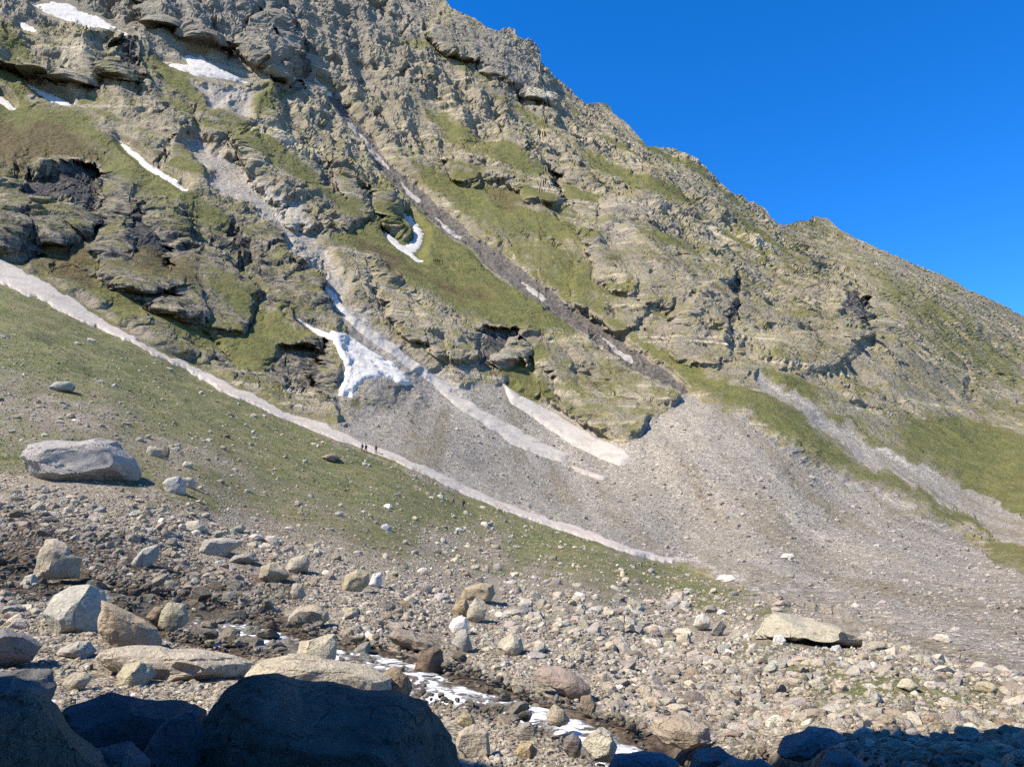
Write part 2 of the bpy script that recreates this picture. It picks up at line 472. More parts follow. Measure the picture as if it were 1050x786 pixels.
def blocks(uu, vv, seed, jit=.35):
    """jointed rock: every block of a courses-and-joints pattern stands out by its own amount"""
    row = np.floor(vv)
    ri_ = row.astype(np.int32).astype(np.uint32)
    off = (_hash(ri_, ri_ * 0, ri_ * 0 + np.uint32(3), seed) & np.uint32(1023)).astype(F32) / 1023
    cu = np.floor(uu + off * 1.7)
    h = _hash(cu.astype(np.int32).astype(np.uint32), ri_, ri_ * 0, seed + 1)
    a = (h & np.uint32(1023)).astype(F32) / 1023 - .5
    tilt_u = ((h >> np.uint32(10)) & np.uint32(255)).astype(F32) / 255 - .5
    return a + jit * tilt_u * ((uu + off * 1.7) - cu - .5) * 2


ramp_n = fbm(U / 46 + .02 * V, V / 170, Z / 150, 3, 141, .5)
ramps = sstep(.06, .36, ramp_n) * (1 - .8 * r_grey) * (1 - r_dark_shade) * (1 - .5 * sstep(760, 900, PX))
soft = np.clip(np.maximum(r_grass + r_heath * .8, .9 * ramps), 0, 1)
hard = cliff * (1 - .86 * soft)
big = ridged(U / 100, V / 210, Z / 230, 3, 61, .45)
rib = ridged(U / 34, V / 130, Z / 130, 3, 77, .45)
wu = U + 5 * fbm(X / 22, Y / 22, Z / 40, 3, 45)
wv = wz + 4 * fbm(X / 20, Y / 20, Z / 20, 3, 47)
amp_t = .35 + .65 * sstep(-.2, .35, fbm(X / 70, Y / 70, Z / 70, 2, 19))
amp_b = .22 + 1.05 * sstep(-.2, .4, fbm(X / 45, Y / 45, Z / 45, 2, 29))
ter1 = terrace(wv / 31, .78) * amp_t
ter2 = terrace(wv / 7.5 + .5 * fbm(X / 25, Y / 25, Z / 40, 2, 23), .8) * amp_t
bl1 = blocks(wu / 17, wv / 12, 11)
bl2 = blocks(wu / 3.6 + .7 * bl1, wv / 7.5, 13)
bl1v = blocks(wu / 9, wv / 21, 17)
bl3 = blocks(wu / 2.6, wv / 2.1, 15)
fine = fbm(X / 4.0, Y / 4.0, Z / 6, 4, 33, .6)
smoothside = 1 - .3 * poly_mask(PX, PY, [(790, 200), (900, 300), (880, 420), (1300, 560), (1300, 150)], 40)
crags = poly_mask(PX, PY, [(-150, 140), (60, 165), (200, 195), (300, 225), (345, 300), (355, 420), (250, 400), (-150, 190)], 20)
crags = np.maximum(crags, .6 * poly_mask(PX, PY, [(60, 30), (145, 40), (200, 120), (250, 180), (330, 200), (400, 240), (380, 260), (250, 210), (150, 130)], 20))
wq = .35 * fbm(X / 12, Y / 12, Z / 14, 3, 171)
cre = np.clip(1 - 7.5 * np.abs(perlin(U / 27 + wq, V / 95, Z / 95, 177)), 0, 1) * sstep(-.15, .3, perlin(X / 38, Y / 38, Z / 30, 178))
cre2 = np.clip(1 - 6.0 * np.abs(perlin(U / 11 + wq * 2, V / 36, Z / 36, 179)), 0, 1) * sstep(-.1, .3, perlin(X / 20, Y / 20, Z / 16, 180))
dh = cliff * far * (9.5 * (big - .25)) + (.35 * cliff + .65 * hard) * far * smoothside * (8 + 5 * crags) * (rib - .25) + hard * far * smoothside * (4.6 * ter1 * (1 - .7 * crags)) - hard * far * (.55 + .7 * crags) * (9 * cre + 4.5 * cre2)
dn = hard * far * (1.1 * ter2 * (1 - .6 * crags) + amp_b * (2.4 * bl1v * (1 + .9 * crags) + 1.5 * bl2 + .5 * bl3) + .5 * fine) * smoothside + cliff * (.35 * far * fine)
dh *= sstep(0, .08, 1 - rows_t[np.clip(np.arange(NRT) - NR_NEAR, 0, NR - 1)])[:, None] * .75 + .25
# loose slopes: runnels down the fall line and lumps of rubble
loose = np.clip(m_loose, 0, 1) * (1 - m_snow)
dn = dn + loose * (.45 * (ridged(U / 11, V / 60, Z / 60, 2, 5) - .3) + (.12 + .1 * sstep(200, 120, Rg)) * fbm(X / 3.2, Y / 3.2, Z / 3.2, 3, 6) + 1.4 * fbm(X / 30, Y / 30, Z / 30, 2, 8))
# near ground: hummocks, then stony lumps
near = m_meadow * (1 - m_strip)
nearscale = np.clip(Rg / 60, .12, 2.2)
dn = dn + near * nearscale * (.45 * fbm(X / 14, Y / 14, Z / 14, 3, 9) + .15 * sstep(90, 40, Rg) * fbm(X / 2.4, Y / 2.4, Z / 2.4, 3, 10))
dn = dn + near * .10 * fbm(X / 5, Y / 5, Z / 5, 2, 13)
dn = dn + near * sstep(60, 30, Rg) * .09 * fbm(X / .7, Y / .7, Z / .7, 2, 12)
# the chute's debris stands in two low banks
dn = dn + m_gully * 1.2 * fbm(X / 6, Y / 6, Z / 6, 3, 14)

P = P0 + hor * dh[..., None] + N0 * dn[..., None]
P = P.astype(F32)

# ------------------------------------------------------------------ the stream cuts a shallow channel
STREAM = [(-60, 578, 3.0), (-10, 586, 2.8), (45, 598, 2.6), (110, 606, 2.4), (165, 618, 2.6), (215, 636, 3.0), (255, 652, 2.8), (300, 664, 2.0), (350, 668, 2.0),
          (392, 677, 1.9), (428, 694, 1.9), (470, 708, 1.7), (520, 718, 1.5), (560, 730, 1.5), (600, 744, 1.3), (645, 760, 1.2),
          (685, 774, 1.2), (730, 790, 1.2), (790, 815, 1.3), (860, 850, 1.3)]


def grid_index(px, py):
    ci = (np.asarray(px, float) - cols[0]) / (cols[1] - cols[0])
    sy = np.interp(px, cols, sky_y)
    py = np.asarray(py, float)
    ri = np.where(py >= 800, (1250 - py) / 450 * NR_NEAR, NR_NEAR + (800 - py) / (800 - sy) * (NR - 1))
    return np.clip(ci, 0, NC - 1.001), np.clip(ri, 0, NRT - 1.001)


def ground(px, py, G=None):
    ci, ri = grid_index(px, py)
    return bilin(P if G is None else G, ci, ri)


stream_pts = [Vector(ground(p[0], p[1]).tolist()) for p in STREAM]
for i in range(len(stream_pts) - 2, -1, -1):   # water only runs down
    pass
sz = np.array([p.z for p in stream_pts])
sz = np.convolve(np.pad(sz, 1, mode='edge'), [.25, .5, .25], 'valid')
sz = np.minimum.accumulate(sz) - .12
for p, z in zip(stream_pts, sz):
    p.z = z
nm = (Rg < 75) & (m_meadow > .5)
xx, yy, zz = P[nm][:, 0], P[nm][:, 1], P[nm][:, 2]
bestd = np.full(xx.shape, 1e9); bestz = np.zeros(xx.shape); bestw = np.ones(xx.shape)
for i in range(len(stream_pts) - 1):
    a, b = stream_pts[i], stream_pts[i + 1]
    d, t = seg_dist(xx, yy, (a.x, a.y), (b.x, b.y))
    k = d < bestd
    bestd[k] = d[k]; bestz[k] = (a.z + t * (b.z - a.z))[k]; bestw[k] = (STREAM[i][2] + t * (STREAM[i + 1][2] - STREAM[i][2]))[k]
wch = 1 - sstep(.42, 1.25, bestd / bestw)
bed = bestz - .3 + .22 * fbm(xx / .8, yy / .8, zz / .8, 2, 71)
zz = zz + wch * (bed - zz)
q_ = bestd / bestw
zz = np.where((q_ > .5) & (q_ < 2.6), np.maximum(zz, bestz + .03 - .30 * np.clip(q_ - .7, 0, 9) - .5 * np.clip(.7 - q_, 0, 1)), zz)
tmp = P[nm]; tmp[:, 2] = zz; P[nm] = tmp
m_bed = np.zeros(PX.shape, F32); m_bed[nm] = 1 - sstep(.7, 1.9, bestd / bestw)

# colours of the ground: which stuff covers it
DAMP = [([(-150, 525), (30, 522), (100, 545), (150, 560), (240, 580), (310, 590), (300, 620), (230, 650), (120, 605), (0, 592), (-150, 590)], .75, 14),
        ([(10, 530), (60, 525), (70, 545), (20, 552)], .95, 8), ([(85, 545), (130, 548), (120, 572), (80, 565)], .95, 7),
        ([(170, 600), (250, 590), (320, 600), (300, 625), (200, 625)], .8, 9), ([(400, 640), (450, 640), (480, 690), (430, 690)], .5, 10),
        ([(690, 735), (740, 740), (720, 765), (680, 760)], .7, 8), ([(390, 610), (430, 620), (410, 650), (385, 640)], .5, 10)]
r_damp = regions(DAMP) * m_meadow
r_damp = np.maximum(r_damp, sstep(.35, 1, m_bed) * .8)
n_mead = fbm(X / 9, Y / 9, Z / 9, 4, 81)
TURF = [(-200, 200), (0, 270), (330, 440), (520, 520), (700, 578), (760, 604), (840, 630), (800, 640), (720, 628), (640, 612), (560, 596), (470, 590), (420, 585), (370, 572),
        (300, 545), (220, 520), (190, 505), (120, 498), (40, 462), (-200, 460)]
turf = poly_mask(PX + 22 * wn1, PY + 16 * wn2, TURF, 16)
TURF2 = [([(740, 668), (830, 660), (905, 680), (1000, 700), (1060, 700), (1200, 725), (1200, 765), (960, 748), (860, 730), (760, 700)], .72, 18),
         ([(540, 620), (640, 632), (760, 660), (740, 690), (640, 670), (560, 650)], .42, 20),
         ([(150, 488), (230, 505), (240, 535), (170, 520)], .6, 8), ([(-100, 440), (50, 455), (30, 490), (-100, 490)], .7, 10),
         ([(90, 510), (190, 512), (230, 530), (120, 530)], .45, 10), ([(700, 610), (790, 625), (760, 640), (690, 622)], .5, 6),
         ([(575, 645), (595, 648), (598, 660), (575, 662)], .8, 5)]
turf = np.maximum(turf * (.86 - .25 * (Rg < 100)), regions(TURF2))
turf = np.maximum(turf, .5 * sstep(.1, .5, fbm(X / 5, Y / 5, Z / 5, 3, 85)) * (1 - sstep(.0, .3, r_damp)) * sstep(40, 110, Rg + .08 * PX))
turf = np.clip(turf + .28 * n_mead * (turf > .05), 0, 1) * m_meadow
# stony patches within the turf
STONY = [([(30, 400), (120, 405), (160, 440), (70, 445), (10, 425)], .55, 14), ([(-100, 370), (30, 380), (40, 430), (-100, 420)], .5, 16),
         ([(440, 540), (520, 545), (520, 575), (430, 565)], .6, 12), ([(140, 440), (260, 460), (260, 490), (150, 470)], .35, 12)]
stony = regions(STONY)
turf *= 1 - stony

NRM = grid_normals(P)
fl = (NRM * N0).sum(-1) < 0
NRM[fl] *= -1
nz = NRM[..., 2]
NB = grid_normals(blur(P, 2)); NB[(NB * N0).sum(-1) < 0] *= -1
g_n = fbm(X / 22, Y / 22, Z / 22, 4, 101)
g_big = fbm(X / 120, Y / 120, Z / 120, 2, 111)
ledge = sstep(.50, .80, NB[..., 2] + .18 * g_n)
r_grass = np.maximum(r_grass, .72 * ramps)
a_grass = np.clip(np.maximum(r_grass * (.55 + .75 * sstep(.25, .7, NB[..., 2] + .15 * g_n)), (.50 + .4 * g_big) * (.35 + .65 * ledge) * (1 - .8 * r_grey)), 0, 1)
a_grass *= .93 * (1 - .92 * np.maximum(m_loose, 0)) * (1 - r_dark_shade * .8)
a_heath = np.clip(r_heath + .45 * sstep(.1, .6, g_n) * ledge * (1 - r_grey), 0, 1) * (1 - m_loose)
a_grass = np.where(m_meadow > .5, turf, a_grass)
SG = [([(760, 500), (820, 520), (850, 545), (790, 530)], .4, 10), ([(800, 560), (900, 590), (1000, 632), (1060, 650), (1040, 660), (940, 620), (840, 580)], .4, 8),
      ([(690, 560), (740, 580), (820, 612), (760, 600)], .35, 8), ([(345, 400), (375, 400), (360, 440), (340, 430)], .5, 6), ([(730, 470), (790, 500), (830, 520), (760, 500)], .35, 8)]
a_grass = np.maximum(a_grass, regions(SG) * m_scree * (.7 + .6 * g_n))
a_loose = np.clip(m_loose, 0, 1)
a_gul = m_gully
a_dark_shade = np.clip(np.maximum(r_dark_shade, .62 * crags * (1 - a_grass * .5)), 0, 1) * (1 - m_loose * .8)  # dark crag rock, with the shade of the set-back walls painted in
DUST = [([(345, 308), (400, 350), (470, 400), (560, 455), (600, 470), (560, 478), (480, 440), (400, 390), (360, 340)], .5, 10),
        ([(355, 400), (385, 380), (372, 420), (350, 430)], .5, 6)]
DUST_S = [([(352, 312, 3), (420, 360, 4), (470, 402, 5)], .8, 4), ([(600, 470, 2), (660, 492, 2), (730, 520, 1)], .4, 5),
          ([(788, 396, 2), (850, 436, 3), (900, 462, 3), (960, 492, 2)], .8, 3), ([(690, 573, 3), (760, 593, 2.5), (830, 617, 2.5), (870, 634, 1.5)], .85, 3), ([(800, 590, 1.5), (860, 612, 2)], .7, 2.5), ([(640, 478, 2), (760, 540, 2), (900, 610, 1)], .45, 5)]
a_dust = regions(DUST, DUST_S)
a_dust = np.maximum(a_dust, m_boulderfield * .55)
a_damp = r_damp

# ------------------------------------------------------------------ beyond the ridge the mountain falls away again
NB_ROWS = 14
last = P[-1]
hd = last.copy(); hd[:, 2] = 0; hd /= np.linalg.norm(hd, axis=-1, keepdims=True)
back = []
for k in range(1, NB_ROWS + 1):
    s = 4.0 * k + 2.2 * k * k
    q = last + hd * s
    q[:, 2] -= .25 * s + .0022 * s * s
    q += 2.5 * np.minimum(k, 4) * np.stack([0 * q[:, 0], 0 * q[:, 0], fbm(q[:, 0] / 30, q[:, 1] / 30, 0 * q[:, 0], 3, 200)], -1)
    back.append(q)
PF = np.concatenate([P, np.array(back, F32)])
TOT = NRT + NB_ROWS


def ext(a, v=None):
    e = np.repeat(a[-1:], NB_ROWS, 0)
    return np.concatenate([a, e])


NF = grid_normals(PF)
upn = ext(N0)
bad = (NF * upn).sum(-1) < -.2
bad[NRT:] = NF[NRT:, :, 2] < 0
NF[bad] *= -1
ATT1 = np.stack([ext(a_grass), ext(a_heath), ext(a_loose), ext(a_dark_shade)], -1)
ATT2 = np.stack([ext(r_grey), ext(np.maximum(r_pale, 0)), ext(a_dust), ext(np.maximum(a_damp, a_gul))], -1)

# ------------------------------------------------------------------ material helpers


class NT:
    def __init__(self, name):
        self.m = bpy.data.materials.new(name)
        self.m.use_nodes = True
        self.t = self.m.node_tree
        self.t.nodes.clear()
        self.out = self.t.nodes.new('ShaderNodeOutputMaterial')
        self.bsdf = self.t.nodes.new('ShaderNodeBsdfPrincipled')
        self.t.links.new(self.bsdf.outputs[0], self.out.inputs[0])
        self.bsdf.inputs['Roughness'].default_value = .9
        self.bsdf.inputs['Specular IOR Level'].default_value = .2

    def n(self, kind, **kw):
        nd = self.t.nodes.new(kind)
        for k, v in kw.items():
            setattr(nd, k, v)
        return nd

    def put(self, sock, v):
        if isinstance(v, bpy.types.NodeSocket):
            self.t.links.new(v, sock)
        elif isinstance(v, (tuple, list)):
            sock.default_value = tuple(v) + (1,) if len(v) == 3 and len(sock.default_value) == 4 else tuple(v)
        else:
            sock.default_value = v

    def pos(self, scale=(1, 1, 1), obj=False):
        if obj:
            c = self.n('ShaderNodeTexCoord').outputs['Object']
        else:
            c = self.n('ShaderNodeNewGeometry').outputs['Position']
        mp = self.n('ShaderNodeMapping')
        self.put(mp.inputs['Vector'], c)
        mp.inputs['Scale'].default_value = scale
        return mp.outputs[0]

    def noise(self, vec, scale, detail=4, rough=.55, dist=0):
        nd = self.n('ShaderNodeTexNoise')
        self.put(nd.inputs['Vector'], vec)
        nd.inputs['Scale'].default_value = scale
        nd.inputs['Detail'].default_value = detail
        nd.inputs['Roughness'].default_value = rough
        nd.inputs['Distortion'].default_value = dist
        return nd.outputs[0]

    def voro(self, vec, scale, feature='F1', rand=1):
        nd = self.n('ShaderNodeTexVoronoi', feature=feature)
        self.put(nd.inputs['Vector'], vec)
        nd.inputs['Scale'].default_value = scale
        nd.inputs['Randomness'].default_value = rand
        return nd

    def math(self, op, a, b=0, c=None, clamp=False):
        nd = self.n('ShaderNodeMath', operation=op, use_clamp=clamp)
        self.put(nd.inputs[0], a); self.put(nd.inputs[1], b)
        if c is not None:
            self.put(nd.inputs[2], c)
        return nd.outputs[0]

    def mix(self, f, a, b, mode='MIX'):
        nd = self.n('ShaderNodeMix', data_type='RGBA', blend_type=mode)
        nd.clamp_factor = True
        self.put(nd.inputs[0], f); self.put(nd.inputs[6], a); self.put(nd.inputs[7], b)
        return nd.outputs[2]

    def ramp(self, v, lo, hi, a=0., b=1.):
        nd = self.n('ShaderNodeMapRange')
        nd.clamp = True
        self.put(nd.inputs[0], v)
        nd.inputs[1].default_value = lo; nd.inputs[2].default_value = hi
        nd.inputs[3].default_value = a; nd.inputs[4].default_value = b
        return nd.outputs[0]

    def attr(self, name, type='GEOMETRY'):
        nd = self.n('ShaderNodeAttribute', attribute_name=name, attribute_type=type)
        return nd

    def sep(self, c):
        nd = self.n('ShaderNodeSeparateColor')
        self.put(nd.inputs[0], c)
        return nd.outputs

    def gray(self, v):
        nd = self.n('ShaderNodeCombineColor')
        for i in range(3):
            self.put(nd.inputs[i], v)
        return nd.outputs[0]

    def bump(self, h, dist, strength=1, prev=None):
        nd = self.n('ShaderNodeBump')
        nd.inputs['Distance'].default_value = dist
        nd.inputs['Strength'].default_value = strength
        self.put(nd.inputs['Height'], h)
        if prev is not None:
            self.put(nd.inputs['Normal'], prev)
        return nd.outputs[0]

    def done(self, col, normal=None, rough=None):
        self.put(self.bsdf.inputs['Base Color'], col)
        if normal is not None:
            self.put(self.bsdf.inputs['Normal'], normal)
        if rough is not None:
            self.put(self.bsdf.inputs['Roughness'], rough)
        return self.m


def edge(t, w, n, k=.9, s=3.2):
    """attribute weight w broken up by noise n -> mix factor"""
    return t.math('MULTIPLY_ADD', t.math('ADD', w, t.math('MULTIPLY_ADD', n, k, -.5 * k)), s, .5 - .5 * s, clamp=True)


def mountain_material():
    t = NT('mountain_rock_turf_and_scree')
    p = t.pos()
    a1 = t.attr('cover_a'); a2 = t.attr('cover_b')
    s1 = t.sep(a1.outputs['Color']); s2 = t.sep(a2.outputs['Color'])
    n_big = t.noise(p, .03, 5); n_mid = t.noise(p, .16, 6, .6); n_fine = t.noise(p, .75, 6, .65); n_vfine = t.noise(p, 2.6, 3, .6)
    strata = t.noise(t.pos((.014, .014, .34)), 1, 6, .62, .5)
    col = t.mix(t.ramp(n_big, .35, .65), (.43, .37, .262), (.275, .24, .178))
    col = t.mix(t.ramp(n_mid, .5, .68), col, (.41, .36, .19))                 # ochre lichen
    col = t.mix(t.ramp(strata, .40, .62), t.mix(.5, col, (.18, .16, .14)), col)
    col = t.mix(t.ramp(strata, .585, .67), col, (.56, .49, .37))
    col = t.mix(t.math('MULTIPLY', s2[0], .8), col, t.mix(t.ramp(strata, .42, .6), (.185, .172, .155), (.33, .305, .265)))
    col = t.mix(edge(t, s2[1], n_mid), col, (.62, .54, .40))
    streak = t.noise(t.pos((.30, .30, .07)), 1, 6, .65, .8)
    col = t.mix(edge(t, a1.outputs['Alpha'], streak, 2.4, 3.4), col, t.mix(t.ramp(n_fine, .42, .66), (.04, .039, .04), (.125, .12, .112)))  # near-black tone: dark rock plus painted wall shade
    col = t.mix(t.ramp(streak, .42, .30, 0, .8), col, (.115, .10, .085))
    # loose rock
    pv = t.pos((1, 2.1, 1.6))
    v1 = t.voro(pv, .8); v2 = t.voro(pv, 2.0)
    c1 = t.sep(v1.outputs['Color']); c2 = t.sep(v2.outputs['Color'])
    n_st = t.noise(pv, 1.1, 7, .72)
    sc = t.mix(t.ramp(n_st, .34, .66), (.215, .197, .172), (.53, .485, .425))
    sc = t.mix(t.ramp(c2[0], .1, .9, 0, .45), sc, (.33, .295, .25))
    sc = t.mix(t.ramp(c2[1], .90, .94), sc, (.66, .60, .52))
    sc = t.mix(t.ramp(c2[2], .0, .08, .8, 0), sc, (.10, .09, .08))
    run = t.n('ShaderNodeMapping'); t.put(run.inputs['Vector'], p); run.inputs['Rotation'].default_value = (0, 0, math.radians(-25)); run.inputs['Scale'].default_value = (.11, .012, .012)
    n_run = t.noise(run.outputs[0], 1, 5, .6, .3)
    sc = t.mix(t.ramp(n_run, .5, .62, 0, .9), sc, t.mix(1, sc, (.78, .74, .62), 'MULTIPLY'))
    sc = t.mix(t.ramp(n_run, .47, .36, 0, .8), sc, t.mix(1, sc, (1.28, 1.26, 1.22), 'MULTIPLY'))
    sc = t.mix(t.ramp(n_mid, .5, .72, 0, .5), sc, (.27, .235, .165))
    dk = t.mix(t.ramp(n_fine, .4, .6), (.125, .11, .098), (.21, .185, .16))
    sc2 = t.mix(edge(t, a2.outputs['Alpha'], n_mid, .5), sc, dk)
    sc2 = t.mix(edge(t, s2[2], n_fine, 1.0, 2.2), sc2, t.mix(t.ramp(n_fine, .4, .6), (.36, .325, .285), (.54, .50, .45)))
    col = t.mix(edge(t, s1[2], n_fine, .5), col, sc2)
    n_pat = t.noise(p, .055, 7, .62)
    gr = t.mix(t.ramp(n_mid, .35, .65), (.10, .118, .029), (.19, .182, .064))
    gr = t.mix(t.ramp(n_fine, .45, .7, 0, .7), gr, (.165, .135, .065))
    col = t.mix(edge(t, s1[0], t.math('MULTIPLY_ADD', n_fine, .4, t.math('MULTIPLY_ADD', n_mid, .35, t.math('MULTIPLY', n_pat, .25))), 3.6, 2.8), col, gr)
    col = t.mix(edge(t, s1[1], t.math('MULTIPLY_ADD', n_fine, .4, t.math('MULTIPLY', n_pat, .6)), 2.6, 2.2), col, t.mix(t.ramp(n_fine, .4, .6), (.09, .072, .03), (.145, .115, .05)))
    # stones and specks: darker joints, lighter chips
    col = t.mix(1, col, t.gray(t.ramp(n_vfine, .28, .72, .62, 1.35)), 'MULTIPLY')
    col = t.mix(1, col, t.gray(t.ramp(n_fine, .3, .7, .72, 1.25)), 'MULTIPLY')
    bh = t.math('MULTIPLY_ADD', n_fine, 1.0, t.math('MULTIPLY', n_vfine, .45))
    b1 = t.bump(bh, 1.5, .8)
    b2 = t.bump(t.math('MULTIPLY', n_st, s1[2]), .8, .7, b1)
    return t.done(t.mix(1, col, (.83, .805, .755), 'MULTIPLY'), b2)


def ground_material():
    t = NT('turf_and_gravel')
    p = t.pos()
    a1 = t.attr('cover_a'); a2 = t.attr('cover_b')
    s1 = t.sep(a1.outputs['Color']); s2 = t.sep(a2.outputs['Color'])
    n_big = t.noise(p, .09, 5); n_mid = t.noise(p, .6, 6, .65); n_fine = t.noise(p, 3.2, 5, .65); n_vf = t.noise(p, 14, 3, .6)
    v1 = t.voro(p, 2.2); v2 = t.voro(p, 7); v3 = t.voro(p, 22)
    c1 = t.sep(v1.outputs['Color']); c2 = t.sep(v2.outputs['Color']); c3 = t.sep(v3.outputs['Color'])
    grav = t.mix(t.ramp(c2[0], .05, .95), (.215, .185, .14), (.45, .395, .315))
    grav = t.mix(t.ramp(c3[0], .1, .9, 0, .6), grav, (.38, .335, .27))
    grav = t.mix(t.ramp(c1[0], .9, .95), grav, (.52, .48, .42))
    grav = t.mix(t.ramp(v2.outputs['Distance'], .3, .65, 0, .7), grav, (.14, .115, .085))
    grav = t.mix(edge(t, a2.outputs['Alpha'], n_mid, .7), grav, t.mix(t.ramp(n_fine, .4, .6), (.05, .038, .028), (.115, .088, .062)))
    gr = t.mix(t.ramp(n_big, .36, .64), (.095, .122, .036), (.175, .172, .068))
    gr = t.mix(t.ramp(n_mid, .46, .62, 0, .95), gr, (.25, .21, .125))
    gr = t.mix(t.ramp(t.noise(p, 1.4, 5, .7), .52, .66, 0, .75), gr, (.06, .068, .022))
    gr = t.mix(t.ramp(n_fine, .55, .75, 0, .7), gr, (.21, .185, .12))
    gr = t.mix(t.ramp(n_vf, .3, .7, .35, 0), gr, (.05, .06, .018))
    f = edge(t, s1[0], t.math('MULTIPLY_ADD', n_fine, .4, t.math('MULTIPLY_ADD', n_mid, .35, t.math('MULTIPLY', t.noise(p, .22, 6, .65), .25))), 2.4, 3.0)
    col = t.mix(f, grav, gr)
    # single pale stones lying in the turf
    speck = t.math('MULTIPLY', t.ramp(c1[2], .72, .76), t.ramp(v1.outputs['Distance'], .36, .26))
    col = t.mix(t.math('MULTIPLY', speck, .9), col, (.36, .33, .27))
    col = t.mix(1, col, t.gray(t.ramp(n_fine, .3, .7, .62, 1.38)), 'MULTIPLY')
    b = t.bump(t.math('MULTIPLY_ADD', n_fine, .8, t.math('MULTIPLY', n_vf, .2)), .25, .9)
    b = t.bump(t.math('MULTIPLY', v2.outputs['Distance'], t.math('SUBTRACT', 1.0, f)), -.10, .8, b)
    b = t.bump(speck, .12, .8, b)
    return t.done(t.mix(1, col, (.85, .825, .775), 'MULTIPLY'), b)


def rock_material(name, source, wet=0.):
    t = NT(name)
    k_ = (.87, .845, .795)
    if source == 'object':
        base = t.n('ShaderNodeObjectInfo').outputs['Color']
        p = t.pos(obj=False)
    else:
        base = t.attr('tint').outputs['Color']
        p = t.pos()
    n1 = t.noise(p, 1.6, 6, .65, .3); n2 = t.noise(p, 9, 5, .65); n3 = t.noise(p, 45, 3, .6)
    lay = t.noise(t.pos((1.2, 1.2, 9)), 1, 4, .6, .4)
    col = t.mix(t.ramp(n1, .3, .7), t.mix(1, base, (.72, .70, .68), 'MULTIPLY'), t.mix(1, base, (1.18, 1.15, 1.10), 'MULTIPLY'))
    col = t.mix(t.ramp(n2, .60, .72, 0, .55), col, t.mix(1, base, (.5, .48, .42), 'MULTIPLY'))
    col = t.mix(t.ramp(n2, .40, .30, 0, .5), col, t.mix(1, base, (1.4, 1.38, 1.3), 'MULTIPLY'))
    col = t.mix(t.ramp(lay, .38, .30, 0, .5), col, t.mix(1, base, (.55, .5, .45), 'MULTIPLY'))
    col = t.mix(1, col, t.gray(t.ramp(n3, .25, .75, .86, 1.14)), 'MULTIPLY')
    wob = t.n('ShaderNodeMix', data_type='VECTOR'); wob.inputs[0].default_value = .18
    t.put(wob.inputs[4], p); t.put(wob.inputs[5], t.n('ShaderNodeTexNoise').outputs[1])
    ck = t.n('ShaderNodeTexVoronoi', feature='DISTANCE_TO_EDGE'); t.put(ck.inputs['Vector'], wob.outputs[1]); ck.inputs['Scale'].default_value = 1.1
    crack = t.math('MULTIPLY', t.ramp(ck.outputs['Distance'], .0, .022, 1, 0), t.ramp(n1, .48, .58))
    col = t.mix(t.math('MULTIPLY', crack, .6), col, t.mix(1, base, (.25, .23, .2), 'MULTIPLY'))
    ck2 = t.n('ShaderNodeTexVoronoi', feature='DISTANCE_TO_EDGE'); t.put(ck2.inputs['Vector'], t.pos((2.2, 2.2, 5.5))); ck2.inputs['Scale'].default_value = 1
    crack2 = t.math('MULTIPLY', t.ramp(ck2.outputs['Distance'], .0, .03, 1, 0), t.ramp(n2, .46, .58))
    col = t.mix(t.math('MULTIPLY', crack2, .45), col, t.mix(1, base, (.3, .28, .25), 'MULTIPLY'))
    lich = t.noise(p, 3.7, 5, .7)
    col = t.mix(t.ramp(lich, .60, .66, 0, .5), col, t.mix(1, base, (1.5, 1.5, 1.35), 'MULTIPLY'))
    crack = t.math('MAXIMUM', crack, t.math('MULTIPLY', crack2, .6))
    b = t.bump(t.math('MULTIPLY_ADD', n2, .5, n1), .22, .9)
    b = t.bump(crack, -.05, .8, b)
    b = t.bump(lay, .10, .5, b)
    b = t.bump(n3, .02, .6, b)
    return t.done(t.mix(1, col, k_, 'MULTIPLY'), b)


def snow_material():
    t = NT('old_dusty_snow')
    p = t.pos()
    a = t.attr('tint').outputs['Color']
    n1 = t.noise(p, .25, 5, .6); n2 = t.noise(p, 1.6, 5, .65)
    col = t.mix(t.ramp(n1, .4, .75, 0, .5), a, t.mix(1, a, (.72, .66, .60), 'MULTIPLY'))
    n3 = t.noise(t.pos((.12, .12, .5)), 1, 6, .7)
    col = t.mix(t.ramp(n2, .58, .72, 0, .7), col, t.mix(1, a, (.45, .40, .34), 'MULTIPLY'))
    col = t.mix(t.ramp(n3, .52, .66, 0, .6), col, t.mix(1, a, (.62, .56, .48), 'MULTIPLY'))
    b = t.bump(n2, .35, .6)
    return t.done(col, b, .75)


def water_material():
    t = NT('shallow_stream_water')
    p = t.pos()
    foam = t.attr('tint').outputs['Fac']
    n = t.noise(t.pos((2.6, 2.6, 2.6)), 1, 5, .6, 1.0); n2 = t.noise(p, 7, 4, .6)
    ln = t.ramp(t.math('ABSOLUTE', t.math('SUBTRACT', n, .5)), .045, .012)
    f = t.math('MAXIMUM', edge(t, t.math('SUBTRACT', foam, .13), n, 3.0, 4), t.math('MULTIPLY', ln, t.ramp(foam, .2, .6, 0, .6)), clamp=True)
    col = t.mix(t.ramp(n2, .35, .65), (.045, .038, .028), (.10, .08, .055))
    col = t.mix(f, col, (.72, .74, .76))
    t.bsdf.inputs['Specular IOR Level'].default_value = .5
    b = t.bump(t.math('MULTIPLY_ADD', n, .7, t.math('MULTIPLY', n2, .4)), .10, .8)
    return t.done(col, b, t.math('MULTIPLY_ADD', f, .5, .07))


def plain_material(name, col, var=.25, rough=.8, scale=30):
    t = NT(name)
    p = t.pos(obj=True)
    n = t.noise(p, scale, 3)
    c = t.mix(1, col, t.gray(t.ramp(n, .3, .7, 1 - var, 1 + var)), 'MULTIPLY')
    return t.done(c, None, rough)


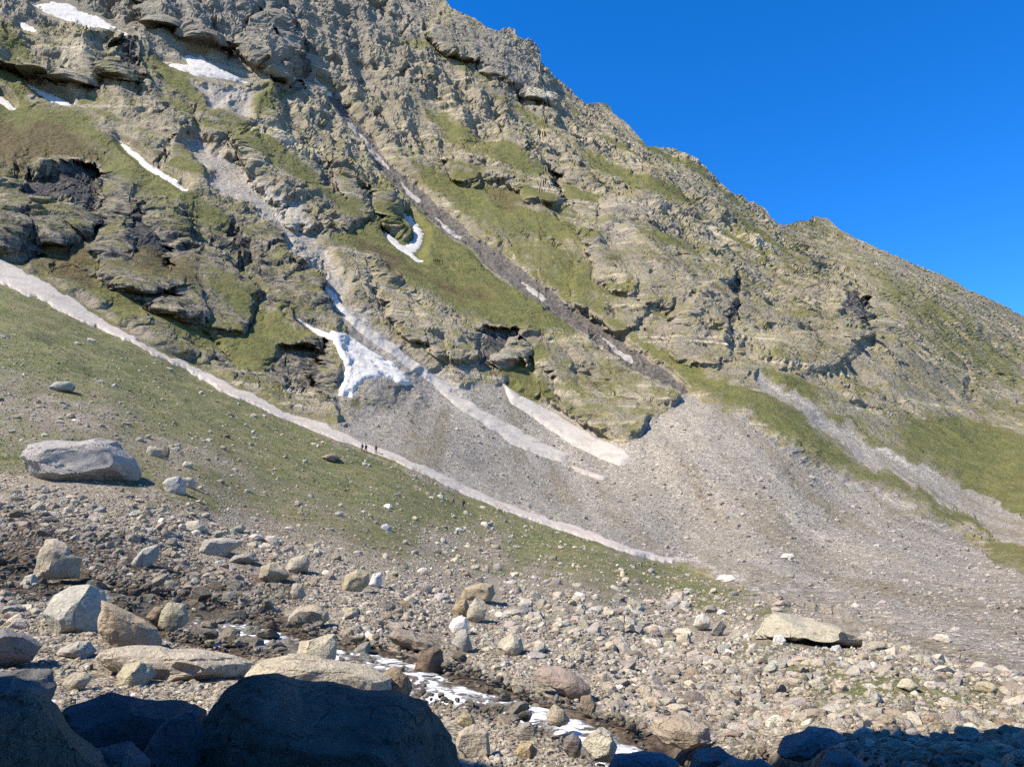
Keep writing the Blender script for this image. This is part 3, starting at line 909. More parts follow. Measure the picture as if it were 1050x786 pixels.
M_MOUNT = mountain_material()
M_GROUND = ground_material()
M_ROCK = rock_material('boulder_stone', 'object')
M_RUBBLE = rock_material('rubble_stone', 'attr')
M_SNOW = snow_material()
M_WATER = water_material()


# ------------------------------------------------------------------ mesh building
def mesh_from(name, verts, faces, mat=None, smooth=True, attrs=None, normals=None, corner4=True):
    me = bpy.data.meshes.new(name)
    verts = np.ascontiguousarray(verts, F32); faces = np.ascontiguousarray(faces, np.int32)
    k = faces.shape[1]
    me.vertices.add(len(verts)); me.vertices.foreach_set('co', verts.ravel())
    me.loops.add(faces.size); me.loops.foreach_set('vertex_index', faces.ravel())
    me.polygons.add(len(faces)); me.polygons.foreach_set('loop_start', np.arange(0, faces.size, k, dtype=np.int32))
    me.update(calc_edges=True)
    me.polygons.foreach_set('use_smooth', np.full(len(faces), smooth, bool))
    for an, av in (attrs or {}).items():
        at = me.attributes.new(an, 'FLOAT_COLOR', 'POINT')
        at.data.foreach_set('color', np.ascontiguousarray(av, F32).ravel())
    if mat:
        me.materials.append(mat)
    if normals is not None:
        me.normals_split_custom_set_from_vertices(np.ascontiguousarray(normals, F32))
    return me


def link(name, me, parent=None, **props):
    o = bpy.data.objects.new(name, me)
    COL.objects.link(o)
    if parent is not None:
        o.parent = parent
    for k, v in props.items():
        o[k] = v
    return o


idx = np.arange(TOT * NC).reshape(TOT, NC)
quads = np.stack([idx[:-1, :-1], idx[:-1, 1:], idx[1:, 1:], idx[1:, :-1]], -1).reshape(-1, 4)
mead_v = ext(m_meadow); scree_v = ext(np.clip(m_scree, 0, 1))
mead_v[NRT:] = 0; scree_v[NRT:] = 0


def fmask(a):
    f = a.reshape(-1)[quads].mean(1)
    return f > .5


f_mead = fmask(mead_v)
f_scree = fmask(scree_v) & ~f_mead
f_mount = ~f_mead & ~f_scree
flatP = PF.reshape(-1, 3); flatN = NF.reshape(-1, 3); fa1 = ATT1.reshape(-1, 4); fa2 = ATT2.reshape(-1, 4)


def submesh(name, fm, mat, smooth=True):
    q = quads[fm]
    used, inv = np.unique(q, return_inverse=True)
    me = mesh_from(name, flatP[used], inv.reshape(-1, 4), mat, smooth, {'cover_a': fa1[used], 'cover_b': fa2[used]}, flatN[used] if smooth else None)
    return me


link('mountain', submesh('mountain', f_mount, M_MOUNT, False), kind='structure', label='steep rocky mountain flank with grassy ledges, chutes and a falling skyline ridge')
link('scree_slope', submesh('scree_slope', f_scree, M_MOUNT), kind='structure', label='grey fan of scree spreading below the cliffs')
link('ground', submesh('ground', f_mead, M_GROUND), kind='structure', label='grassy moraine slope and stony stream bank')


# ------------------------------------------------------------------ snow lying on the slope
def snow_piece(mask, thick, tint, rag=.9):
    m = mask > .03
    fm = m[:-1, :-1] & m[:-1, 1:] & m[1:, 1:] & m[1:, :-1]
    if fm.sum() < 3:
        return None
    q = np.stack([idx[:NRT, :][:-1, :-1][fm], idx[:NRT, :][:-1, 1:][fm], idx[:NRT, :][1:, 1:][fm], idx[:NRT, :][1:, :-1][fm]], -1)
    used, inv = np.unique(q, return_inverse=True)
    F_ = inv.reshape(-1, 4)
    base = flatP[used]; nr = N0.reshape(-1, 3)[used]; mk = mask.reshape(-1)[used]
    lump = fbm(base[:, 0] / 5, base[:, 1] / 5, base[:, 2] / 5, 3, 310)
    nse = fbm(base[:, 0] / 4.5, base[:, 1] / 4.5, base[:, 2] / 3.5, 4, 320, .65)
    mk = np.clip(mk - rag * np.clip(nse + .05, 0, 1), 0, 1)
    up = thick * (1.1 * sstep(.1, 1, mk) * (1 + .15 * lump) - .12) - .5 * sstep(.25, .03, mk)
    V_ = base + nr * up[:, None]
    col = np.ones((len(V_), 4), F32); col[:, :3] = tint
    return mesh_from('snow_patch', V_, F_, M_SNOW, True, {'tint': col})


for (poly, lab, th), mk in zip(SNOW, snow_masks):
    chute_ = 'chute' in lab
    th = th * (.35 if chute_ else .6)
    dusty = ('dusty' in lab) or (chute_ and 'head' not in lab and 'hook' not in lab) or ('faint' in lab) or ('thread' in lab)
    pale = 'pale' in lab or 'tongue' in lab
    tint = (.40, .365, .315) if 'ribbon' in lab else (.54, .51, .455) if 'fan' in lab and 'foot' in lab else (.34, .305, .26) if dusty else (.39, .352, .30) if pale else (.50, .475, .43)
    me = snow_piece(mk, th, tint, .35 if ('tongue' in lab or 'ribbon' in lab) else .8)
    if me:
        link('snow_patch', me, label=lab, category='snow patch', group='snow patches on the mountain')
me = snow_piece(m_strip, .28, rag=.55, tint=(.40, .355, .30))
link('snow_strip', me, label='very long pale strip of dusty snow between the grassy slope and the cliffs', category='snow strip')


# ------------------------------------------------------------------ rocks
_ico = {}


def ico(sub):
    if sub not in _ico:
        bm = bmesh.new()
        bmesh.ops.create_icosphere(bm, subdivisions=sub, radius=1)
        v = np.array([x.co[:] for x in bm.verts]); f = np.array([[w.index for w in x.verts] for x in bm.faces])
        bm.free(); _ico[sub] = (v, f)
    return _ico[sub]


def rock_shape(sub, seed, cuts=9, lo=.62, hi=.9, rough=.06, profile=None, boxy=.75, planes=(), layers=0):
    rg = np.random.default_rng(seed)
    v, f = ico(sub)
    v = v.copy()
    if profile is None:
        # a blocky lump: a rounded cube between sphere and box
        m = np.abs(v).max(1, keepdims=True)
        v = v * (1 - .45) + .45 * v / m * .85
    for i in range(cuts):
        n = rg.normal(size=3); n /= np.linalg.norm(n)
        d = rg.uniform(lo, hi)
        s = np.maximum(0, v @ n - d)
        v -= s[:, None] * n * .97
    for nn, d in planes:
        n = np.array(nn, float); n /= np.linalg.norm(n)
        v -= np.maximum(0, v @ n - d)[:, None] * n * .97
    if profile is not None:
        ph = np.arctan2(v[:, 2], v[:, 0]); rho = np.hypot(v[:, 0], v[:, 2])
        pa = np.array([math.atan2(b, a) for a, b in profile]); pr = np.array([math.hypot(a, b) for a, b in profile])
        # dense outline
        A, R_ = [], []
        n = len(profile)
        for i in range(n):
            a = np.array(profile[i]); b = np.array(profile[(i + 1) % n])
            for s in np.linspace(0, 1, 12, endpoint=False):
                q = a + s * (b - a)
                A.append(math.atan2(q[1], q[0])); R_.append(math.hypot(*q))
        o = np.argsort(A); A = np.array(A)[o]; R_ = np.array(R_)[o]
        rr = np.interp(ph, A, R_, period=2 * math.pi)
        rmax = np.interp(ph, A, np.ones_like(A), period=2 * math.pi)
        rn = rho / max(rho.max(), 1e-6)
        k = np.clip(rn, 0, 1) ** boxy
        v = np.stack([np.cos(ph) * rr * k, v[:, 1], np.sin(ph) * rr * k], -1)
    if rough > 0:
        sc = 1.6
        q = v / np.maximum(np.abs(v).max(0), 1e-6)
        dsp = fbm(q[:, 0] * sc + seed, q[:, 1] * sc, q[:, 2] * sc, 6 if sub > 4 else 4 if sub > 3 else 2, seed % 97, .62)
        v = v * (1 + rough * dsp[:, None])
        if layers:
            lz = q[:, 2] * layers + .25 * q[:, 0] * layers + .5 * dsp
            hh = (_hash(np.floor(lz).astype(np.int32).astype(np.uint32), np.zeros(len(lz), np.uint32), np.zeros(len(lz), np.uint32), seed) & np.uint32(255)).astype(float) / 255
            v = v * (1 + .045 * (hh - .5) - .02 * (np.abs(lz - np.floor(lz) - .5) > .44))[:, None]
    return v, f


def rot(yaw, tx=0, ty=0):
    return np.array(Matrix.Rotation(yaw, 3, 'Z') @ Matrix.Rotation(tx, 3, 'X') @ Matrix.Rotation(ty, 3, 'Y'))


def rock_object(verts, faces, color, name='boulder', sharp=32, **props):
    c = verts.mean(0); c[2] = verts[:, 2].min()
    me = mesh_from(name, verts - c, faces, M_ROCK, True)
    me.set_sharp_from_angle(angle=math.radians(sharp))
    o = link(name, me, **props)
    o.location = c
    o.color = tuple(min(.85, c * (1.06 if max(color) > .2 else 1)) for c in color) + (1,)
    return o


C_GREY = (.30, .285, .265); C_LGREY = (.36, .35, .32); C_TAN = (.37, .335, .27); C_PALE = (.46, .43, .36); C_WHITE = (.78, .76, .73)
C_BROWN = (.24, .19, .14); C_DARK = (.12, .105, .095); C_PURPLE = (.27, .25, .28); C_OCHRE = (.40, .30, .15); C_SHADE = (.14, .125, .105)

HEROES = []


def hero(outline, color, label, depth=.75, name='boulder', sub=5, seed=1, cuts=9, rough=.07, rr=None, boxy=.7, sink=.25, category='boulder', hi=.92, lo=.58, sharp=28, tilt=0, planes=(), layers=0):
    """outline: photo-plane silhouette (column,row); the rock gets its distance from the ground it lies on."""
    o = np.array(outline, float)
    x0, x1 = o[:, 0].min(), o[:, 0].max(); y0, y1 = o[:, 1].min(), o[:, 1].max()
    cx, cy = (x0 + x1) / 2, (y0 + y1) / 2
    G = ground(cx, y1)
    r = float(np.hypot(G[0], G[1])) if rr is None else rr
    w = (x1 - x0) / FPX * r
    dep = w * depth
    rc = r + dep * .42
    s = rc / FPX / math.cos(math.atan2(abs(cx - W / 2), FPX)) ** 0 * 1.0
    fwd = point(cx, cy, rc)
    # pixel -> metre in the plane facing the camera at that range
    dist = float(fwd[1] * CP + fwd[2] * SP)
    m = dist / FPX
    prof = [((a - cx) * m, (cy - b) * m) for a, b in outline]
    low = min(p[1] for p in prof)
    prof = [(a, b if b > low * .5 else b * (1 + sink)) for a, b in prof]
    v, f = rock_shape(sub, seed, cuts, lo, hi, rough, prof, boxy, planes, layers)
    v[:, 1] *= dep / 2
    yaw = -math.atan2(fwd[0], fwd[1])
    v = v @ rot(yaw, tilt).T + fwd
    ob = rock_object(v, f, color, name=name, sharp=sharp, label=label, category=category)
    HEROES.append((cx, y1, x1 - x0, y1 - y0, label, fwd))
    return ob


def blob(cx, by, w, h, seed=0, k=9, skew=0.):
    rg = np.random.default_rng(seed + 500)
    out = []
    for i in range(k):
        a = 2 * math.pi * i / k + rg.uniform(-.2, .2)
        c, s = math.cos(a), math.sin(a)
        q = max(abs(c), abs(s)) ** .55
        rx = rg.uniform(.86, 1.05)
        out.append((cx + w / 2 * c / q * rx * .92 + skew * s * w * .2, by - h / 2 - h / 2 * s / q * rx * .92))
    return out


# -- big boulders and rocks the eye picks out
hero([(30, 472), (35, 460), (58, 451), (92, 446), (117, 447), (124, 454), (137, 468), (146, 481), (141, 490), (118, 494), (80, 498), (46, 489)], (.35, .335, .325),
     'huge grey angular boulder standing alone on the left grass slope', .75, seed=11, sub=6, cuts=5, rough=.06, boxy=.55, planes=[((.25, -.55, -.80), .66), ((-.1, -.93, .36), .70), ((.72, -.55, .42), .62), ((-.25, -.2, .95), .66), ((.75, -.55, -.37), .6)], layers=2)
hero([(167, 496), (172, 490), (183, 488), (191, 496), (192, 505), (184, 509), (169, 508)], (.42, .41, .40), 'pale blue-grey block at the shadow tip of the huge boulder', .8, seed=12)
hero([(186, 490), (198, 488), (201, 494), (199, 500), (190, 501)], C_PALE, 'small cream stone touching the pale blue-grey block', .8, seed=13, sub=4)
hero([(150, 466), (152, 458), (160, 456), (166, 460), (167, 468), (160, 471), (152, 470)], C_TAN, 'tan stone just right of the huge boulder on the grass', .8, seed=14, sub=4)
hero([(163, 462), (168, 456), (174, 461), (173, 468), (167, 470)], (.2, .18, .16), 'dark stone leaning on the tan stone right of the huge boulder', .8, seed=15, sub=4)
hero(blob(192, 482, 13, 10, 16), C_PALE, 'small round cream stone in grass above the blue-grey block', .9, seed=16, sub=4)
hero([(36, 592), (40, 572), (44, 560), (52, 553), (68, 558), (75, 566), (86, 572), (84, 590), (60, 595)], C_TAN, 'tan upright rock with dark shaded side at the left stream edge', .7, seed=17, cuts=9)
hero([(46, 560), (48, 553), (58, 551), (66, 556), (70, 563), (58, 567), (48, 566)], C_PALE, 'pale stone perched against the tan upright rock', .9, seed=18, sub=4)
hero([(135, 577), (140, 566), (150, 560), (160, 558), (162, 567), (157, 577), (148, 582), (138, 581)], (.33, .34, .32), 'grey-green wedge rock with shadow on its right, left bank', .8, seed=19)
hero([(205, 565), (210, 553), (228, 551), (248, 554), (246, 560), (232, 572), (214, 571)], (.37, .36, .33), 'light grey flat slab on the bank above the stream pool', .8, seed=20)
hero([(234, 576), (240, 568), (258, 567), (265, 573), (254, 579)], C_GREY, 'thin grey slab lying under the light grey flat slab', .8, seed=21, sub=4)
hero([(188, 541), (192, 534), (203, 533), (210, 539), (206, 546), (192, 546)], C_PALE, 'cream stone alone on the left rubble bank', .8, seed=22, sub=4)
hero([(49, 628), (56, 610), (70, 601), (88, 600), (103, 607), (112, 622), (113, 640), (104, 650), (84, 651), (62, 646)], (.40, .40, .36),
     'rounded grey-green boulder with faceted front on the near left bank', .85, seed=23, sub=6, cuts=5, rough=.04, boxy=.6, lo=.75, planes=[((-.5, -.55, .67), .6), ((.72, -.66, .22), .55), ((.1, -.6, -.8), .78)])
hero([(100, 612), (112, 616), (140, 632), (160, 645), (168, 655), (163, 666), (148, 668), (118, 662), (104, 645)], (.38, .32, .24),
     'tan slanting slab leaning behind the rounded grey-green boulder', .6, seed=24, sub=6, cuts=8, boxy=.6)
hero([(164, 640), (166, 626), (172, 618), (186, 619), (194, 628), (194, 638), (184, 648), (172, 648)], (.35, .33, .25), 'tan-green cube-like rock at the edge of the stream pool', .8, seed=25)
hero([(150, 632), (158, 622), (168, 620), (170, 634), (164, 642)], C_BROWN, 'brown stone wedged behind the tan-green cube-like rock', .8, seed=26, sub=4)
hero([(291, 640), (294, 630), (302, 622), (325, 620), (340, 626), (343, 636), (332, 641), (314, 641), (302, 644)], C_TAN, 'broad tan rock on the far bank above the pale yellow boulder', .7, seed=27)
hero([(299, 668), (306, 655), (320, 650), (342, 651), (345, 664), (343, 678), (334, 684), (314, 682)], (.50, .46, .35), 'pale yellow boulder standing in the stream', .8, seed=28, cuts=9, rough=.04)
hero([(94, 668), (110, 662), (140, 661), (180, 664), (225, 672), (256, 682), (250, 694), (205, 698), (150, 694), (112, 684)], (.44, .40, .33),
     'long pale flat slab in sun left of the dark foreground rock', .45, seed=29, sub=6, cuts=6, boxy=.6, layers=3)
hero([(252, 690), (268, 676), (300, 671), (345, 678), (380, 686), (402, 696), (398, 714), (330, 716), (270, 712)], (.44, .40, .32),
     'long pale flat slab in sun just behind the dark foreground rock', .5, seed=30, sub=6, cuts=6, boxy=.6, layers=3)
hero([(386, 706), (388, 692), (396, 684), (410, 683), (420, 690), (423, 704), (418, 714), (398, 716)], (.26, .21, .145), 'rounded brown boulder at the cascade end of the pale slab', .85, seed=31, cuts=6)
hero([(460, 643), (464, 634), (474, 630), (481, 636), (482, 645), (474, 649), (463, 648)], C_WHITE, 'bright white stone on the far stream bank', .85, seed=32, sub=4)
hero([(478, 632), (480, 620), (488, 613), (496, 616), (501, 624), (499, 634), (488, 636)], (.45, .415, .33), 'cream upright stone just above the bright white stone', .8, seed=33, sub=4)
hero([(464, 624), (468, 615), (478, 614), (482, 622), (478, 630), (468, 630)], (.34, .275, .18), 'orange-brown stone beside the cream upright stone', .8, seed=34, sub=4)
hero([(508, 664), (512, 653), (524, 648), (534, 654), (537, 664), (530, 672), (514, 671)], (.44, .41, .34), 'round cream boulder alone amid far bank rubble', .85, seed=35)
hero([(462, 660), (466, 646), (478, 645), (482, 654), (485, 664), (474, 668)], C_LGREY, 'square pale block below the bright white stone', .8, seed=36, sub=4)
hero([(350, 604), (354, 590), (366, 583), (378, 588), (380, 600), (372, 607), (358, 608)], (.40, .36, .25), 'tan boulder with pale neighbour at the foot of the meadow', .8, seed=37)
hero([(378, 598), (382, 588), (392, 586), (394, 597), (386, 602)], (.55, .54, .55), 'pale lilac stone right of the tan boulder at the foot of the meadow', .8, seed=38, sub=4)
hero([(468, 616), (472, 602), (486, 597), (506, 599), (512, 608), (506, 616), (488, 617)], (.33, .28, .21), 'flat brown slab above the cream upright stone', .7, seed=39)
hero([(398, 652), (406, 644), (424, 648), (444, 658), (452, 664), (446, 670), (424, 666), (404, 660)], (.29, .25, .21), 'brown slanted slab on the bank left of the bright white stone', .7, seed=40)
hero([(424, 684), (430, 668), (444, 662), (456, 668), (460, 682), (448, 690), (432, 690)], (.17, .13, .10), 'dark brown wet rock above the cascade', .85, seed=41)
hero([(548, 690), (556, 682), (575, 684), (594, 694), (606, 704), (602, 713), (588, 713), (566, 704), (552, 702)], (.30, .25, .22), 'long brown slab slanting down to the stream', .6, seed=42)
hero([(592, 725), (596, 714), (606, 712), (612, 722), (608, 734), (598, 734)], (.23, .19, .15), 'brown stone under the tip of the long brown slab', .9, seed=43, sub=4)
hero([(594, 760), (600, 750), (614, 744), (628, 752), (638, 766), (630, 776), (608, 774)], (.44, .42, .35), 'cream stone lapped by the lowest bend of the stream', .9, seed=44)
hero([(577, 768), (580, 755), (588, 750), (596, 758), (598, 774), (586, 780)], (.22, .2, .2), 'grey pointed stone left of the cream stone in the lowest bend', .9, seed=45, sub=4)
hero([(528, 752), (532, 742), (544, 740), (550, 748), (546, 757), (534, 758)], C_GREY, 'grey rounded stone on the near gravel below the stream', .9, seed=46, sub=4)
hero([(526, 772), (532, 762), (546, 760), (554, 768), (548, 776), (534, 778)], (.40, .33, .21), 'ochre stone on the near gravel by the frame bottom', .9, seed=47, sub=4)
hero([(464, 764), (470, 750), (486, 742), (500, 750), (502, 768), (486, 776)], (.42, .38, .32), 'pale tan rock right beside the dark foreground rock', .9, seed=48)
hero([(466, 738), (476, 730), (488, 734), (490, 744), (478, 748)], (.33, .30, .20), 'greenish stone between cascade and pale tan rock', .9, seed=49, sub=4)
hero([(560, 732), (568, 722), (580, 726), (584, 738), (574, 744), (562, 742)], (.36, .33, .26), 'tan stone splitting the stream below the long brown slab', .9, seed=50, sub=4)
hero([(773, 656), (783, 641), (795, 629), (830, 634), (862, 641), (880, 652), (878, 660), (862, 664), (842, 664), (815, 658), (790, 652)], (.40, .375, .30),
     'large flat tilted slab with an overhanging edge on the right gravel', .8, seed=51, sub=6, cuts=6, boxy=.6, sink=.0, layers=4, planes=[((.2, -.5, -.84), .42), ((-.1, -.6, .8), .40)])
hero([(790, 657), (793, 651), (802, 650), (806, 656), (802, 662), (793, 662)], (.66, .64, .58), 'white stone at the left foot of the large tilted slab', .9, seed=52, sub=4)
hero([(851, 668), (853, 662), (861, 661), (865, 667), (861, 671), (853, 671)], (.42, .42, .43), 'light grey stone propping the right end of the large tilted slab', .9, seed=53, sub=4)
hero([(711, 640), (714, 631), (722, 628), (728, 634), (727, 642), (717, 644)], (.60, .57, .50), 'cream stone among right bank gravel left of the dark wedge', .9, seed=54, sub=4)
hero([(728, 648), (733, 640), (740, 634), (745, 641), (742, 649), (734, 651)], (.25, .24, .23), 'dark wedge stone on the right bank gravel', .9, seed=55, sub=4)
hero([(764, 668), (768, 660), (775, 659), (778, 666), (774, 671), (766, 671)], C_PALE, 'cream stone left of the white stone by the large tilted slab', .9, seed=56, sub=4)
hero([(389, 543), (391, 538), (397, 536), (402, 540), (401, 546), (392, 546)], (.42, .40, .46), 'lilac-grey stone sitting alone on the middle of the meadow', .9, seed=57, sub=4)
hero([(327, 470), (332, 465), (343, 465), (349, 469), (342, 473), (331, 473)], (.25, .22, .18), 'flat brown stone in the upper meadow below the walkers', .9, seed=58, sub=4)
hero([(52, 398), (58, 391), (72, 391), (79, 397), (74, 402), (58, 402)], (.28, .29, .28), 'flat grey boulder high on the left grass slope', .8, seed=59, sub=4)
hero([(800, 572), (804, 567), (813, 567), (817, 571), (810, 574)], (.62, .58, .52), 'pale flat stone on the middle of the grey scree', .9, seed=60, sub=4)
hero([(734, 594), (738, 589), (750, 589), (755, 593), (746, 597)], (.62, .58, .52), 'pale flat stone at the lower edge of the grey scree', .9, seed=61, sub=4)
hero([(1000, 708), (1003, 699), (1014, 698), (1022, 704), (1018, 711), (1006, 712)], (.44, .40, .27), 'tan stone on green turf near the right edge', .9, seed=62, sub=4)
hero([(956, 656), (962, 650), (974, 650), (980, 656), (970, 660)], (.55, .51, .45), 'pale flat stone on gravel right of the large tilted slab', .9, seed=63, sub=4)
hero([(920, 704), (925, 696), (936, 695), (942, 702), (934, 708)], (.48, .45, .36), 'cream stone on the turf patch at lower right', .9, seed=64, sub=4)
hero([(22, 598), (25, 590), (34, 588), (39, 595), (36, 603), (26, 604)], (.45, .45, .40), 'small pale round stone at the left stream edge', .9, seed=65, sub=4)
hero([(292, 584), (298, 572), (312, 568), (322, 576), (318, 586), (302, 588)], (.40, .37, .30), 'tan broken block between the grey slab and the meadow foot', .9, seed=66, sub=4)
hero([(262, 592), (266, 580), (280, 576), (294, 580), (298, 590), (284, 596)], (.40, .35, .26), 'tan rubble block below the thin grey slab', .9, seed=67, sub=4)
hero([(296, 608), (300, 598), (310, 598), (314, 610), (306, 616)], (.38, .35, .29), 'small square tan block above the broad tan rock', .9, seed=68, sub=4)
hero([(66, 700), (72, 690), (88, 686), (94, 694), (86, 704), (72, 706)], (.40, .37, .30), 'tan stone above the shaded left foreground rock', .9, seed=69, sub=4)
hero([(120, 692), (126, 680), (142, 678), (156, 684), (164, 694), (150, 702), (130, 702)], (.40, .375, .28), 'yellowish stone on the gravel below the long pale slab', .9, seed=70, sub=4)
hero([(60, 668), (70, 658), (92, 656), (98, 668), (84, 676)], (.38, .37, .33), 'grey-tan stone below the rounded grey-green boulder', .9, seed=71, sub=4)
# -- the shaded rocks the photographer stands among
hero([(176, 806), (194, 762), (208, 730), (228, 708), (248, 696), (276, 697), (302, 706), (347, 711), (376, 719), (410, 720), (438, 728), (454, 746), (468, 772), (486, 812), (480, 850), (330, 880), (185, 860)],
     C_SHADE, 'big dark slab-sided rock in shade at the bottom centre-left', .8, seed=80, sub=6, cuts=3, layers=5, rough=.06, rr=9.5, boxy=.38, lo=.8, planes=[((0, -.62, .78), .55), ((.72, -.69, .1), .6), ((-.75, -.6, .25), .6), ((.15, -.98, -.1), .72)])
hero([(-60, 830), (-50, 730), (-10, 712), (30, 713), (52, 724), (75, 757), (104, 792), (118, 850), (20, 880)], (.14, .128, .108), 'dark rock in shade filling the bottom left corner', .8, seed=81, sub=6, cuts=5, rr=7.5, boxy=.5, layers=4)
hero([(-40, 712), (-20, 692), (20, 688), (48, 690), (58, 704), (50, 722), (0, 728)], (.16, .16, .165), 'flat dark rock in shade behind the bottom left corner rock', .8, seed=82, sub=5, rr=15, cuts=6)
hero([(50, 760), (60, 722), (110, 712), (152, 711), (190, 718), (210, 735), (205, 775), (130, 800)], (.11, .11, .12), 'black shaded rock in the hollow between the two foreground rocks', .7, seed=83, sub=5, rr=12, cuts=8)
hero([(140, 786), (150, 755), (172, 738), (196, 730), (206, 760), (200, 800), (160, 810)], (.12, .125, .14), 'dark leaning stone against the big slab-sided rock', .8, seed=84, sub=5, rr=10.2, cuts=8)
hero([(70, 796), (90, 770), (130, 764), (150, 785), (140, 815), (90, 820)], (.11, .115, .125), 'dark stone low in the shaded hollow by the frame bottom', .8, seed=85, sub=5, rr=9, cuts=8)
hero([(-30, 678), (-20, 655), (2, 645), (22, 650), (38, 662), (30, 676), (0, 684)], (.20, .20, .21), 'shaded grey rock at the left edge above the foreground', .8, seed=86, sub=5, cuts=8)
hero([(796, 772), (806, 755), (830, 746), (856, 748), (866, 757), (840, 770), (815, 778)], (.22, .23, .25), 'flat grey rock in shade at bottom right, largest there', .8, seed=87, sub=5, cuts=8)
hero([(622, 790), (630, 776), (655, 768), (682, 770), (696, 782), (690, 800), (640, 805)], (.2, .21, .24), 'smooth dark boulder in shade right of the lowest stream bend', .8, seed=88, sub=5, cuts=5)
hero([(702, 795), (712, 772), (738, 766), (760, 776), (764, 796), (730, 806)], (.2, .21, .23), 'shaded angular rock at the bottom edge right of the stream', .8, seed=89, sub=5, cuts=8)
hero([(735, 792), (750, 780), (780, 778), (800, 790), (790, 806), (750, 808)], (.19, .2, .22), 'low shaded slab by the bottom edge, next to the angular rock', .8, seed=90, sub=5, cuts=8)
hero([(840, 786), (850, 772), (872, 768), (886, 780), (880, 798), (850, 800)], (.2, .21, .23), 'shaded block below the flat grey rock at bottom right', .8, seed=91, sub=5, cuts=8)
hero([(664, 752), (672, 738), (700, 734), (726, 742), (728, 756), (700, 764), (676, 762)], (.36, .31, .25), 'tan rock on the right bank of the lowest stream bend', .8, seed=92, sub=5, cuts=8)

# ------------------------------------------------------------------ loose stones, thousands of them
BANK = [(-130, 500), (60, 505), (150, 515), (230, 540), (300, 562), (370, 585), (450, 592), (540, 600), (640, 606), (720, 614), (820, 636), (930, 668), (1060, 696), (1180, 715),
        (1180, 800), (-130, 800)]
N = 190000
qx = rng.uniform(-120, 1170, N); qy = 340 + 470 * rng.uniform(0, 1, N) ** .75
fx, fy = qx.astype(F32), qy.astype(F32)
ci, ri = grid_index(qx, qy)
wob1 = bilin(wn1, ci, ri); wob2 = bilin(wn2, ci, ri)
bank = poly_mask((fx + 18 * wob1).astype(F32), (fy + 14 * wob2).astype(F32), BANK, 26)
mead = bilin(m_meadow, ci, ri) > .9
tf = bilin(turf, ci, ri); stn = bilin(stony, ci, ri); bedw = bilin(m_bed, ci, ri); dmp = bilin(a_damp, ci, ri)
clump = fbm(fx / 16, fy / 9, 0 * fx, 3, 401)
dens = np.where(mead, np.clip(bank * (1.0 - .75 * tf) + .23 + .75 * stn + .10 * (clump > .2), 0, 1), 0)
dens *= np.clip(.75 + .9 * clump, .25, 1.3) * np.where(qx > 640, .9, 1)
dens *= 1 - .62 * (bedw > .8)
keep = rng.uniform(0, 1, N) < dens
qx, qy, tf, bedw, bank, dmp, stn, clump = [a[keep] for a in (qx, qy, tf, bedw, bank, dmp, stn, clump)]
n = len(qx)
G = ground(qx, qy)
Rq = np.hypot(G[:, 0], G[:, 1])
u = rng.uniform(0, 1, n)
size_px = np.minimum(1.95 * (1 - u) ** (-.43), 12.5)              # width in photo pixels, many small, few large
size_px *= np.where(bank > .5, 1.12, .8) * np.clip(.8 + (qy - 500) / 420, .75, 1.5)
size_px *= np.where(bedw > .75, 1.25, 1)
size_m = size_px / FPX * Rq
size_m = np.minimum(size_m, 2.6)
G[:, 2] += np.where(bedw > .8, .36, 0) * np.clip(size_m / .30, .3, 1.1)
# keep hero silhouettes free
hx = np.array([h[:4] for h in HEROES])
free = np.ones(n, bool)
for cx, by, w, h in hx:
    free &= ~((np.abs(qx - cx) < w * .5 + size_px * .4) & (qy < by + 1) & (qy > by - h * .8))
    big_ = size_px > 9
    free &= ~(big_ & (np.abs(qx - cx) < w * .55 + size_px * .6) & (qy < by + size_px) & (qy > by - h))
qx, qy, tf, bedw, bank, dmp, G, Rq, size_px, size_m = [a[free] for a in (qx, qy, tf, bedw, bank, dmp, G, Rq, size_px, size_m)]
n = len(qx)
PAL = np.array([(.40, .36, .295), (.33, .30, .25), (.29, .275, .25), (.46, .425, .36), (.22, .195, .16), (.36, .345, .32), (.41, .365, .28), (.60, .57, .52), (.29, .235, .18)])
PNAME = ['tan', 'brownish', 'grey', 'cream', 'brown', 'grey', 'tan', 'pale', 'brown']
pw = np.array([.18, .20, .19, .08, .12, .12, .04, .025, .045])
pick = rng.choice(len(PAL), n, p=pw / pw.sum())
tint = 1.12 * PAL[pick] * rng.uniform(.8, 1.2, (n, 1)) * rng.uniform(.96, 1.04, (n, 3))
tint *= (1 - .55 * np.clip(np.maximum(bedw, dmp * .8), 0, 1))[:, None]
protoS = [rock_shape(1, 900 + i, 7, .45, .8, .05) for i in range(14)]
protoM = [rock_shape(2, 950 + i, 8, .42, .8, .04) for i in range(14)]
order = np.argsort(-size_px)
vis = (qx > 2) & (qx < 1048) & (qy < 782)
order_v = [i for i in order if vis[i]]
N_IND = 205
single = set(order_v[:N_IND])


def stone_xf(i, proto):
    v, f = proto
    asp = random.uniform(.5, .95)
    hgt = random.uniform(.4, .85)
    s = size_m[i] / 2 * 1.25
    R = rot(random.uniform(0, 6.28), random.gauss(0, .25), random.gauss(0, .25))
    q = (v * np.array([s * 1.05, s * asp * 1.05, s * hgt])) @ R.T
    q = q + G[i] + np.array([0, 0, s * hgt * .16])
    return q, f


